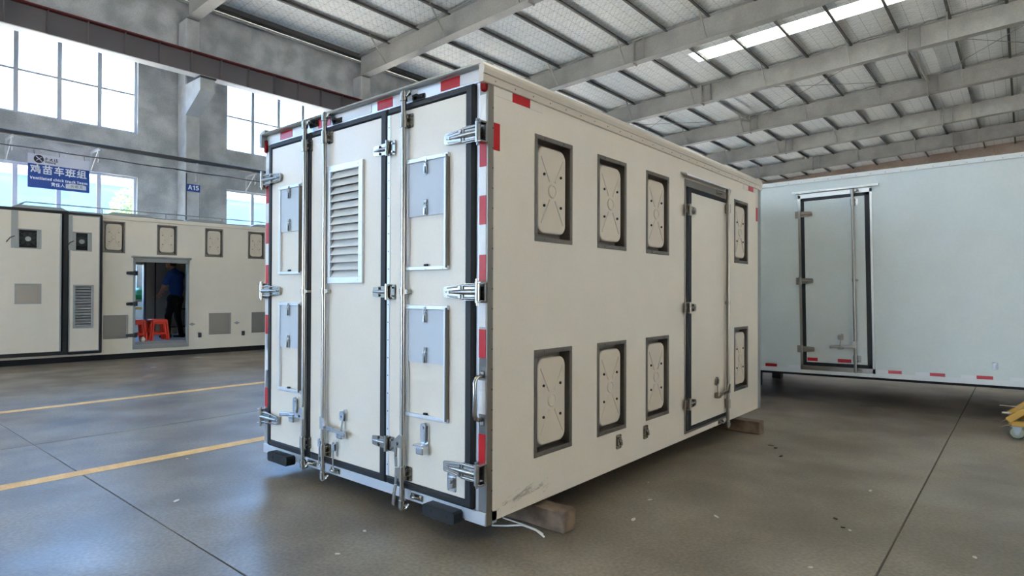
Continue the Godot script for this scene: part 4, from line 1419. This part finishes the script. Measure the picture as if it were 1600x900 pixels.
	fan(F, db, -0.555, 2.21, -0.252, 2.565, 0.09, 0.04)
	for q in [[-1.51, 2.40, da, 0.11], [-0.60, 2.36, db, 0.095]]:
		var wi := MB.new()
		wi.tube([V(q[0] + 0.06, q[1] + 0.03, q[3]), V(q[0], q[1], q[3] + 0.02), V(q[0] - 0.06, q[1] - 0.09, q[3] + 0.01)], 0.008, 6)
		put("wire_tail", wi, M.black, q[2], F)
	var pv := MB.new()
	pv.frame(-1.445, 1.165, -1.045, 1.545, 0.022, 0.10, 0.112)
	put("recess_frame", pv, M.alu_dull, da, F)
	var pb := MB.new()
	pb.span(V(-1.435, 1.175, 0.05), V(-1.055, 1.535, 0.055))
	put("recess_plate", pb, M.brushed, da, F)
	var lf := MB.new()
	lf.frame(-0.545, 0.675, -0.205, 1.535, 0.034, 0.085, 0.105)
	lbl(put("louvre_frame", lf, M.alu_dull, db, F), "frame of an aluminium louvre with slanted slats")
	var sl := MB.new()
	sl.bar(V(0, 0.020, -0.030), V(0, -0.020, 0.010), 0.275, 0.003, V(0, 0.7, 0.7))
	var slm = sl.mesh()
	for k in 14: put("slat", slm, M.alu, db, at(F, -0.375, 0.735 + 0.0565 * k, 0.09))
	var lb := MB.new()
	lb.span(V(-0.53, 0.69, 0.036), V(-0.22, 1.52, 0.040))
	put("louvre_back", lb, M.black, db, F)
	# things in and behind it
	stool(F * V(0.66, 0.335, -0.42), -0.066, "orange plastic stool in the doorway holding a white bag", true)
	stool(F * V(1.11, 0.335, -0.47), -0.066, "orange plastic stool in the doorway beside the standing person", false)
	var bag := MB.new()
	bag.loft([ring3(rrect(0.10, 0.06, 0.02), 0.0), ring3(rrect(0.13, 0.10, 0.03), 0.04), ring3(rrect(0.11, 0.08, 0.03), 0.08), ring3(rrect(0.04, 0.03, 0.012), 0.11)])
	tag(put("crumpled_bag", bag, M.scrap_pale, null, Transform3D(Basis(Vector3(1, 0, 0), -PI / 2), F * V(0.72, 0.336, -0.10))), "small white crumpled bag on the box floor before the stools", "bag")
	person(F)
	# workbench beyond the opposite doorway
	var wb = thing("workbench", "cluttered workbench seen through the box's far doorway", "workbench", F * V(1.45, 0.0, -3.2))
	var tp := MB.new()
	tp.span(V(0.7, 1.15, -3.5), V(2.2, 1.20, -2.75), 0.006)
	put("bench_top", tp, M.wood, wb, F)
	for u in [0.75, 2.15]:
		for n in [-3.45, -2.8]:
			var lg := MB.new()
			lg.span(V(u - 0.03, 0.0, n - 0.03), V(u + 0.03, 1.15, n + 0.03))
			put("leg", lg, M.pipe, wb, F)
	var sh := MB.new()
	sh.span(V(0.75, 0.95, -3.45), V(2.15, 1.0, -2.8))
	put("shelf", sh, M.yellow_paint, wb, F)
	var gb := MB.new()
	gb.loft([ring3(rrect(0.36, 0.30, 0.05), 0.0), ring3(rrect(0.44, 0.38, 0.06), 0.12), ring3(rrect(0.34, 0.28, 0.08), 0.24), ring3(rrect(0.12, 0.1, 0.03), 0.30)])
	tag(put("green_sack", gb, M.green, null, Transform3D(Basis(Vector3(1, 0, 0), -PI / 2), F * V(1.47, 1.20, -3.1))), "green sack lying on the workbench behind the box", "sack")

func fan(F, parent, u0, v0, u1, v1, n, deep):
	var fr := MB.new()
	fr.frame(u0 - 0.01, v0 - 0.012, u1 + 0.01, v1 + 0.012, 0.020, n - 0.04, n + 0.008)
	fr.span(V(u0, v0, n - 0.03), V(u0 + 0.055, v1, n - 0.015))
	fr.span(V(u1 - 0.055, v0, n - 0.03), V(u1, v1, n - 0.015))
	lbl(put("fan_frame", fr, M.alu_dull, parent, F), "frame of a square extractor fan")
	var bk := MB.new()
	bk.span(V(u0, v0, n - 0.058), V(u1, v1, n - 0.054))
	put("fan_back", bk, M.black, parent, F)
	var c = V((u0 + u1) / 2, (v0 + v1) / 2, 0)
	var hu := MB.new()
	hu.cyl(c + V(0, 0, n - 0.05), c + V(0, 0, n - 0.005), 0.045, 16)
	put("fan_hub", hu, M.alu_dull, parent, F)
	var gr := MB.new()
	var r = minf(u1 - u0 - 0.11, v1 - v0) / 2
	for k in 4:
		var a = PI / 4 + k * PI / 2
		gr.bar(c + V(cos(a) * 0.04, sin(a) * 0.04, n - 0.02), c + V(cos(a) * r * 1.3, sin(a) * r * 1.3, n - 0.02), 0.012, 0.008, V(0, 0, 1))
	for k in 4: gr.torus(c + V(0, 0, n - 0.02), V(0, 0, 1), 0.06 + (r - 0.06) * k / 3.2, 0.0035, 20, 5)
	put("fan_grille", gr, M.pipe, parent, F)
	var bl := MB.new()
	for k in 7:
		var a = TAU * k / 7
		bl.bar(c + V(cos(a) * 0.04, sin(a) * 0.04, n - 0.04), c + V(cos(a + 0.35) * r * 0.9, sin(a + 0.35) * r * 0.9, n - 0.036), 0.05, 0.003, V(0.25, 0, 1))
	put("fan_blades", bl, M.pipe, parent, F)

func stool(p, turn, label, near):
	var X = Transform3D(Basis(Vector3.UP, turn), p)
	var s = thing("plastic_stool", label, "stool", p)
	var h = 0.46
	var seat := MB.new()
	seat.loft([ring3(rrect(0.34, 0.34, 0.05), 0.0), ring3(rrect(0.33, 0.33, 0.05), 0.035), ring3(rrect(0.30, 0.30, 0.05), 0.045)])
	put("seat", seat, M.orange, s, X * Transform3D(Basis(Vector3(1, 0, 0), -PI / 2), Vector3(0, h - 0.045, 0)))
	for q in [[-1, -1], [1, -1], [1, 1], [-1, 1]]:
		var l := MB.new()
		var t = Vector3(q[0] * 0.125, h - 0.03, q[1] * 0.125)
		var b = Vector3(q[0] * 0.165, 0.0, q[1] * 0.165)
		l.bar(t, b, 0.085, 0.012, Vector3(0, 0, 1) * q[1], 0.004)
		l.bar(t, b, 0.012, 0.085, Vector3(0, 0, 1) * q[1], 0.004)
		put("leg", l, M.orange, s, X)
	for k in 4:
		var a = k * PI / 2
		var st := MB.new()
		st.box(Vector3(0, 0.15, 0.165), Vector3(0.31, 0.05, 0.012), 0.004, Basis())
		st.box(Vector3(0, h - 0.075, 0.145), Vector3(0.25, 0.06, 0.010), 0.003, Basis())
		put("stretcher", st, M.orange, s, X * Transform3D(Basis(Vector3.UP, a), Vector3.ZERO))

# ------------------------------------------------------------------ a person, as smooth unions of tapered capsules
func sdf_mesh(bones, cell, k, cuts = []):
	var lo = Vector3.ONE * 1e9
	var hi = -lo
	for b in bones:
		var r = Vector3.ONE * (maxf(b[2], b[3]) + cell * 2.5)
		lo = lo.min(b[0] - r).min(b[1] - r); hi = hi.max(b[0] + r).max(b[1] + r)
	var d = (hi - lo) / cell
	var nx = int(d.x) + 2; var ny = int(d.y) + 2; var nz = int(d.z) + 2
	var val = PackedFloat32Array(); val.resize(nx * ny * nz)
	for z in nz:
		for y in ny:
			for x in nx:
				val[x + nx * (y + ny * z)] = field(bones, lo + Vector3(x, y, z) * cell, k, cuts)
	var mb := MB.new()
	var ids = {}
	var pos = []
	var nor = []
	for z in nz - 1:
		for y in ny - 1:
			for x in nx - 1:
				var c = Vector3.ZERO
				var cnt = 0
				for e in [[0, 0, 0, 0], [0, 1, 0, 0], [0, 0, 1, 0], [0, 1, 1, 0], [1, 0, 0, 0], [1, 1, 0, 0], [1, 0, 0, 1], [1, 1, 0, 1], [2, 0, 0, 0], [2, 1, 0, 0], [2, 0, 1, 0], [2, 1, 1, 0]]:
					var p0; var p1
					if e[0] == 0: p0 = Vector3i(0, e[1], e[2]); p1 = Vector3i(1, e[1], e[2])
					elif e[0] == 1: p0 = Vector3i(e[1], 0, e[3]); p1 = Vector3i(e[1], 1, e[3])
					else: p0 = Vector3i(e[1], e[2], 0); p1 = Vector3i(e[1], e[2], 1)
					var a = val[(x + p0.x) + nx * ((y + p0.y) + ny * (z + p0.z))]
					var b = val[(x + p1.x) + nx * ((y + p1.y) + ny * (z + p1.z))]
					if (a < 0.0) != (b < 0.0):
						var t = a / (a - b)
						c += Vector3(p0).lerp(Vector3(p1), t); cnt += 1
				if cnt > 0:
					var P = lo + (Vector3(x, y, z) + c / cnt) * cell
					var h = cell * 0.5
					var g = Vector3(field(bones, P + Vector3(h, 0, 0), k, cuts) - field(bones, P - Vector3(h, 0, 0), k, cuts), field(bones, P + Vector3(0, h, 0), k, cuts) - field(bones, P - Vector3(0, h, 0), k, cuts), field(bones, P + Vector3(0, 0, h), k, cuts) - field(bones, P - Vector3(0, 0, h), k, cuts))
					ids[Vector3i(x, y, z)] = pos.size()
					pos.append(P); nor.append(g.normalized())
	for z in range(1, nz - 1):
		for y in range(1, ny - 1):
			for x in range(1, nx - 1):
				var v0 = val[x + nx * (y + ny * z)] < 0.0
				for ax in 3:
					var o = Vector3i(1, 0, 0) if ax == 0 else (Vector3i(0, 1, 0) if ax == 1 else Vector3i(0, 0, 1))
					var v1 = val[(x + o.x) + nx * ((y + o.y) + ny * (z + o.z))] < 0.0
					if v0 == v1: continue
					var e1 = Vector3i(0, 1, 0) if ax == 0 else (Vector3i(0, 0, 1) if ax == 1 else Vector3i(1, 0, 0))
					var e2 = Vector3i(0, 0, 1) if ax == 0 else (Vector3i(1, 0, 0) if ax == 1 else Vector3i(0, 1, 0))
					var p = Vector3i(x, y, z)
					var q = [p, p - e1, p - e1 - e2, p - e2]
					var ok = true
					for w in q:
						if not ids.has(w): ok = false
					if not ok: continue
					var i = []
					for w in q: i.append(ids[w])
					mb.quads(pos[i[0]], pos[i[1]], pos[i[2]], pos[i[3]], nor[i[0]], nor[i[1]], nor[i[2]], nor[i[3]])
	return mb

func field(bones, p, k, cuts):
	var d = 1e9
	for b in bones:
		var ab = b[1] - b[0]
		var t = clampf((p - b[0]).dot(ab) / maxf(ab.length_squared(), 1e-9), 0.0, 1.0)
		var q = p - (b[0] + ab * t)
		if b.size() > 4: q *= b[4]
		var e = q.length() - lerpf(b[2], b[3], t)
		var h = clampf(0.5 + 0.5 * (d - e) / k, 0.0, 1.0)
		d = lerpf(d, e, h) - k * h * (1.0 - h)
	for c in cuts:   # [point, outward normal]
		d = maxf(d, (p - c[0]).dot(c[1]))
	return d

func person(F):
	# local space: x forward (the way the person faces), y up, z to their right; feet at y = 0
	var fwd = (F.basis.x * -0.62 + F.basis.z * -0.78).normalized()
	var B = Basis(fwd, Vector3.UP, fwd.cross(Vector3.UP))
	var X = Transform3D(B, F * V(1.61, 0.335, -0.92))
	var p = thing("person", "person in a blue shirt and dark trousers standing inside the open doorway", "person", X.origin)
	var sh = 1.52   # shoulder height
	var skin = []
	# neck and head, bent forward
	skin.append([Vector3(0.03, 1.52, 0), Vector3(0.07, 1.66, 0), 0.058, 0.055])
	var hc = Vector3(0.12, 1.73, 0)
	skin.append([hc + Vector3(-0.02, 0.03, 0), hc + Vector3(0.015, 0.0, 0), 0.098, 0.088])
	skin.append([hc + Vector3(0.03, -0.05, 0), hc + Vector3(0.05, -0.085, 0), 0.07, 0.048])
	skin.append([hc + Vector3(0.095, 0.0, 0), hc + Vector3(0.118, -0.035, 0), 0.012, 0.018])
	for s in [-1.0, 1.0]:
		skin.append([hc + Vector3(-0.01, -0.01, s * 0.095), hc + Vector3(-0.015, 0.03, s * 0.10), 0.016, 0.018])
		skin.append([hc + Vector3(0.085, 0.012, s * 0.034), hc + Vector3(0.087, 0.012, s * 0.036), 0.016, 0.016])
	skin.append([hc + Vector3(0.085, -0.07, -0.018), hc + Vector3(0.085, -0.07, 0.018), 0.012, 0.012])
	var head = sdf_mesh(skin, 0.011, 0.025)
	# arms and hands
	var hands = [Vector3(0.28, 1.06, 0.14), Vector3(0.22, 1.02, -0.22)]
	var arm = []
	for i in 2:
		var s = 1.0 if i == 0 else -1.0
		var el = Vector3(0.10, 1.19, s * 0.27)
		arm.append([Vector3(0.0, 1.47, s * 0.19), el, 0.055, 0.045])
		arm.append([el, hands[i], 0.044, 0.030])
	var armm = sdf_mesh(arm, 0.016, 0.02)
	var hd = []
	for i in 2:
		var s = 1.0 if i == 0 else -1.0
		var w = hands[i]
		var d = Vector3(0.8, -0.45, -s * 0.35).normalized()
		var side = d.cross(Vector3(0, 0, s)).normalized()
		hd.append([w, w + d * 0.08, 0.026, 0.032])
		for k in 4:
			var o = side * (k - 1.5) * 0.019
			var ln = [0.030, 0.036, 0.034, 0.026][k]
			var a = w + d * 0.085 + o
			var b = a + d * ln
			var c = b + (d * 0.5 + Vector3(0, -0.8, 0)).normalized() * ln * 0.9
			hd.append([a, b, 0.0095, 0.009]); hd.append([b, c, 0.009, 0.008])
		var th = w + d * 0.03 - side * 0.03
		hd.append([th, th + (d - side * 0.7).normalized() * 0.045, 0.012, 0.0095])
	var hm = sdf_mesh(hd, 0.007, 0.004)
	var body := MB.new()
	for q in [head, armm, hm]: body.st.append_from(q.mesh(), 0, Transform3D())
	put("body", body, M.skin, p, X)
	var hair = sdf_mesh([[hc + Vector3(-0.03, 0.045, 0), hc + Vector3(0.0, 0.05, 0), 0.104, 0.098], [hc + Vector3(-0.06, 0.0, 0), hc + Vector3(-0.055, -0.05, 0), 0.075, 0.055]], 0.013, 0.03, [[hc + Vector3(0.07, 0.04, 0), Vector3(0.8, -0.55, 0).normalized()]])
	put("hair", hair, M.hair, p, X)
	var tor = []
	tor.append([Vector3(0.0, 0.86, 0), Vector3(-0.02, 1.15, 0), 0.155, 0.150, Vector3(1.25, 1, 0.92)])
	tor.append([Vector3(-0.02, 1.15, 0), Vector3(-0.02, 1.42, 0), 0.155, 0.140, Vector3(1.2, 1, 0.82)])
	tor.append([Vector3(-0.01, 1.46, -0.16), Vector3(-0.01, 1.46, 0.16), 0.075, 0.075])
	tor.append([Vector3(0.0, 1.48, 0), Vector3(0.04, 1.57, 0), 0.075, 0.066])
	for s in [-1.0, 1.0]: tor.append([Vector3(0.0, 1.47, s * 0.19), Vector3(0.07, 1.27, s * 0.252), 0.075, 0.070])
	put("shirt", sdf_mesh(tor, 0.02, 0.05, [[Vector3(0, 0.83, 0), Vector3(0, -1, 0)]]), M.shirt, p, X)
	var leg = []
	leg.append([Vector3(0.0, 0.90, -0.07), Vector3(0.0, 0.90, 0.07), 0.135, 0.135])
	var feet = [Vector3(-0.06, 0.08, 0.13), Vector3(0.09, 0.08, -0.13)]
	for i in 2:
		var s = 1.0 if i == 0 else -1.0
		var kn = feet[i].lerp(Vector3(0.03, 0.9, s * 0.09), 0.52) + Vector3(0.035, 0, 0)
		leg.append([Vector3(0.0, 0.86, s * 0.085), kn, 0.102, 0.072]); leg.append([kn, feet[i], 0.072, 0.058])
	put("trousers", sdf_mesh(leg, 0.02, 0.03, [[Vector3(0, 0.045, 0), Vector3(0, -1, 0)]]), M.trousers, p, X)
	for i in 2:
		var f = feet[i]
		put("shoe", sdf_mesh([[Vector3(f.x - 0.05, 0.045, f.z), Vector3(f.x + 0.16, 0.035, f.z), 0.048, 0.042], [Vector3(f.x - 0.02, 0.06, f.z), Vector3(f.x + 0.02, 0.07, f.z), 0.05, 0.045]], 0.014, 0.02, [[Vector3.ZERO, Vector3(0, -1, 0)]]), M.shoe, p, X)

# ------------------------------------------------------------------ the white box behind
func build_right_box():
	var F = FR
	var U0 = -3.2
	var U1 = 4.6
	var T = -2.45
	var bx = thing("white_box_body", "white smooth box body with one narrow door, raised on stands behind the cream box", "box body", F * V(0.7, 0, T / 2))
	var sp := MB.new()
	sp.panel(U0, 0.0, U1, 2.50, [[0.015, 0.085, 0.825, 2.29]], -0.08, 0.0)
	put("side_panel", sp, M.panel_white, bx, F)
	var bd := MB.new()
	bd.span(V(U0, 0.0, T), V(U1, 2.54, T + 0.08))
	bd.span(V(U0, 0.0, T), V(U0 + 0.08, 2.54, -0.08)); bd.span(V(U1 - 0.08, 0.0, T), V(U1, 2.54, -0.08))
	put("end_panel", bd, M.panel_white, bx, F)
	var rf := MB.new()
	rf.span(V(U0, 2.50, T), V(U1, 2.54, 0.0))
	put("roof_panel", rf, M.panel_white, bx, F)
	var fl := MB.new()
	fl.span(V(U0 + 0.05, -0.05, T + 0.05), V(U1 - 0.05, 0.10, -0.05))
	put("floor_panel", fl, M.under, bx, F)
	var rr := MB.new()
	rr.prism(PackedVector2Array([Vector2(-0.02, 2.485), Vector2(0.010, 2.485), Vector2(0.013, 2.49), Vector2(0.013, 2.525), Vector2(0.005, 2.542), Vector2(-0.03, 2.55), Vector2(-0.03, 2.52)]), V(U0, 0, 0), V(0, 0, 1), V(0, 1, 0), V(U1 - U0, 0, 0))
	put("roof_rail", rr, M.white_trim, bx, F)
	for k in 24: put("rivet", PART.rivet, M.steel, bx, at(F, -0.6 + 0.16 * k, 2.505, 0.013))
	var bt := MB.new()
	bt.span(V(U0, -0.015, -0.03), V(U1, 0.045, 0.003))
	put("bottom_rail", bt, M.white_trim, bx, F)
	for q in [[-0.9, -0.95], [3.9, -0.7], [-0.9, -2.0], [3.9, -2.0]]:
		var sd := MB.new()
		var top = F * V(q[0], -0.05, q[1])
		sd.span(Vector3(top.x - 0.07, 0, top.z - 0.07), Vector3(top.x + 0.07, top.y, top.z + 0.07), 0.01)
		put("stand", sd, M.under, bx)
	# the door
	var dp := MB.new()
	dp.panel(0.068, 0.135, 0.768, 2.245, [], -0.03, 0.014)
	var d = lbl(put("side_door", dp, M.panel_white, bx, F), "narrow white door in a black seal")
	var se := MB.new()
	se.span(V(0.022, 0.09, -0.04), V(0.07, 2.288, 0.016), 0.008)
	se.span(V(0.766, 0.09, -0.04), V(0.822, 2.288, 0.016), 0.008)
	se.span(V(0.022, 2.243, -0.04), V(0.822, 2.288, 0.016), 0.008)
	se.span(V(0.022, 0.09, -0.04), V(0.822, 0.138, 0.016), 0.008)
	put("seal", se, M.rubber, d, F)
	var fr := MB.new()
	fr.span(V(-0.012, 0.03, -0.05), V(0.022, 2.335, 0.006), 0.002)
	fr.span(V(0.820, 0.03, -0.05), V(0.850, 2.335, 0.006), 0.002)
	fr.span(V(-0.012, 2.286, -0.05), V(0.850, 2.345, 0.006), 0.002)
	fr.span(V(-0.012, 0.03, -0.05), V(0.850, 0.092, 0.006), 0.002)
	put("door_frame", fr, M.brushed, d, F)
	var aw := MB.new()
	aw.prism(PackedVector2Array([Vector2(0.0, 2.385), Vector2(0.045, 2.372), Vector2(0.05, 2.350), Vector2(0.043, 2.350), Vector2(0.038, 2.363), Vector2(0.0, 2.376)]), V(-0.075, 0, 0), V(0, 0, 1), V(0, 1, 0), V(1.0, 0, 0))
	put("rain_gutter", aw, M.alu, d, F)
	for v in [2.075, 1.197, 0.303]: put("hinge", PART.butt_l, M.brushed, d, at(F, 0.018, v, 0.004))
	lock_rod(F, d, 0.640, 0.06, 2.315, 0.014, [2.175, 0.205], 1.19, M.brushed)
	put("rod_keeper", PART.keeper, M.brushed, d, at(F, 0.63, 2.31, 0.004))
	put("rod_keeper", PART.keeper, M.brushed, d, at(F, 0.63, 0.06, 0.004))
	put("lever", PART.lever_l, M.brushed, d, at(F, 0.640, 0.38, 0.014))
	put("catch", PART.catch, M.brushed, d, at(F, 0.475, 0.375, 0.014))
	for q in [[0.075, 0.20], [0.435, 0.59]]: tape(F, d, M.red_tape, q[0], 0.150, q[1], 0.194, 0.014, "red_tape")
	for q in [[-0.464, -0.313], [0.986, 1.124], [1.406, 1.553], [1.843, 1.990], [2.28, 2.43]]: tape(F, bx, M.red_tape, q[0], 0.046, q[1], 0.084, 0.0005, "red_tape")
	for q in [[-0.165, -0.021], [0.845, 0.984], [1.264, 1.404], [1.70, 1.841], [2.14, 2.278]]: tape(F, bx, M.white_tape, q[0], 0.046, q[1], 0.084, 0.0005, "white_tape")
	put("lock_plate", PART.lockp, M.steel, bx, at(F, 2.01, 0.20, 0.0) * Transform3D(Basis().scaled(Vector3(0.7, 0.8, 1)), Vector3.ZERO))

# ------------------------------------------------------------------ loose things
func block(a, b, label):
	var m := MB.new()
	m.span(a, b, 0.006)
	var e := MB.new()
	e.span(Vector3(b.x - 0.001, a.y + 0.012, a.z + 0.008), Vector3(b.x + 0.002, b.y - 0.008, b.z - 0.008))
	var t = thing("wood_block", label, "block", Vector3((a.x + b.x) / 2, 0, (a.z + b.z) / 2))
	put("beam", m, M.wood, t)
	put("sawn_end", e, M.wood, t)

func build_loose_things():
	block(Vector3(-1.3, 0, -0.565), Vector3(0.205, 0.123, -0.445), "thick wooden block under the cream box's corner beside a white cable")
	block(Vector3(-1.3, 0, -3.90), Vector3(0.235, 0.124, -3.77), "wooden block under the cream box's narrow side door")
	var cb := MB.new()
	cb.tube([Vector3(-0.20, 0.12, -0.30), Vector3(-0.15, 0.03, -0.22), Vector3(-0.06, 0.045, -0.24), Vector3(0.03, 0.06, -0.28), Vector3(0.10, 0.035, -0.32), Vector3(0.15, 0.006, -0.33)], 0.0055, 8)
	cb.tube([Vector3(-0.22, 0.12, -0.34), Vector3(-0.10, 0.075, -0.26), Vector3(0.0, 0.06, -0.29), Vector3(0.08, 0.03, -0.34), Vector3(0.12, 0.006, -0.36)], 0.0045, 8)
	tag(put("white_cable", cb, M.cable), "loose white cable ends hanging under the box corner", "cable")
	# yellow trolley
	var t = thing("yellow_trolley", "yellow steel trolley on swivel casters beside the white box", "trolley", Vector3(2.9, 0, -5.35))
	var A = Vector3(2.14, 0.185, -5.28)
	var fr := MB.new()
	for z in [-5.22, -5.62]:
		fr.bar(Vector3(2.13, 0.170, z), Vector3(2.36, 0.375, z), 0.05, 0.06, Vector3.UP, 0.006)
		fr.bar(Vector3(2.34, 0.37, z), Vector3(3.7, 0.37, z), 0.05, 0.075, Vector3.UP, 0.006)
		fr.bar(Vector3(2.16, 0.150, z), Vector3(3.7, 0.150, z), 0.05, 0.05, Vector3.UP, 0.006)
	fr.bar(Vector3(2.16, 0.165, -5.20), Vector3(2.16, 0.165, -5.64), 0.05, 0.06, Vector3.UP, 0.006)
	fr.bar(Vector3(3.68, 0.24, -5.20), Vector3(3.68, 0.24, -5.64), 0.05, 0.22, Vector3.UP, 0.006)
	put("frame", fr, M.yellow_paint, t)
	var dk := MB.new()
	dk.bar(Vector3(2.17, 0.185, -5.42), Vector3(2.38, 0.372, -5.42), 0.36, 0.008, Vector3.UP)
	dk.span(Vector3(2.38, 0.37, -5.60), Vector3(3.7, 0.382, -5.24), 0.003)
	put("deck", dk, M.yellow_paint, t)
	for q in [[2.20, -5.25], [2.20, -5.60], [3.6, -5.25], [3.6, -5.60]]:
		var w := MB.new()
		var c = Vector3(q[0], 0.06, q[1])
		w.tube([c + Vector3(0, 0, -0.018), c + Vector3(0, 0, -0.014), c + Vector3(0, 0, 0.014), c + Vector3(0, 0, 0.018)], [0.054, 0.06, 0.06, 0.054], 20)
		var wh = put("caster_wheel", w, M.caster, t)
		var fk := MB.new()
		for s in [-1.0, 1.0]: fk.prism(PackedVector2Array([Vector2(-0.012, -0.02), Vector2(0.012, -0.02), Vector2(0.045, 0.075), Vector2(-0.045, 0.075)]), c + Vector3(0, 0, s * 0.024 - 0.002), Vector3(1, 0, 0), Vector3(0, 1, 0), Vector3(0, 0, 0.004))
		fk.cyl(c + Vector3(0, 0, -0.032), c + Vector3(0, 0, 0.032), 0.010, 8)
		fk.box(c + Vector3(0, 0.077, 0), Vector3(0.10, 0.008, 0.07), 0.002)
		put("fork", fk, M.alu_dull, wh)
		if q[0] < 3.0:
			var pd := MB.new()
			pd.bar(c + Vector3(-0.02, 0.062, 0), c + Vector3(-0.085, 0.066, 0), 0.035, 0.010, Vector3.UP, 0.003)
			pd.bar(c + Vector3(-0.08, 0.066, 0), c + Vector3(-0.125, 0.035, 0), 0.035, 0.006, Vector3.UP, 0.002)
			put("brake_pedal", pd, M.brushed, wh)
	var pn := MB.new()
	pn.cyl(Vector3(2.06, 0.262, -5.60), Vector3(2.26, 0.262, -5.60), 0.006, 6)
	pn.cyl(Vector3(2.08, 0.215, -5.42), Vector3(2.16, 0.215, -5.42), 0.012, 8)
	put("pins", pn, M.brushed, t)
	# offcuts and chips on the floor
	var pale := [[0.118, -1.653, 0.012], [0.303, -1.314, 0.02], [0.768, -1.305, 0.026], [1.416, -0.917, 0.016], [1.413, -2.513, 0.022], [2.052, -1.619, 0.018], [-3.134, 0.295, 0.02], [-2.099, 0.777, 0.03], [-10.11, -1.926, 0.05], [-11.3, -3.2, 0.07], [0.399, -0.918, 0.03], [-0.715, 0.274, 0.014], [-0.566, 0.562, 0.018], [1.46, -1.6, 0.014]]
	var dark := [[0.455, -3.399, 0.03], [0.643, -3.064, 0.028], [0.52, -3.33, 0.022], [1.35, -1.75, 0.02], [1.42, -1.62, 0.016]]
	var rng := RandomNumberGenerator.new()
	rng.seed = 17
	for set_ in [[pale, M.scrap_pale, "pale_chip", "small pale offcut lying on the concrete floor", "pale offcuts on the floor"], [dark, M.scrap_dark, "dark_chip", "small dark splinter lying on the concrete floor", "dark splinters on the floor"]]:
		for q in set_[0]:
			var poly = PackedVector2Array()
			var a0 = rng.randf() * TAU
			var el = rng.randf_range(0.3, 0.7)
			for k in 6:
				var r = q[2] * rng.randf_range(0.7, 1.1)
				poly.append(Vector2(cos(TAU * k / 6) * r, sin(TAU * k / 6) * r * el))
			var m := MB.new()
			m.prism(poly, Vector3.ZERO, Vector3(1, 0, 0), Vector3(0, 0, -1), Vector3(0, 0.004, 0))
			tag(put(set_[2], m, set_[1], null, Transform3D(Basis(Vector3.UP, a0), Vector3(q[0], 0.0, q[1]))), set_[3], "chip", set_[4])
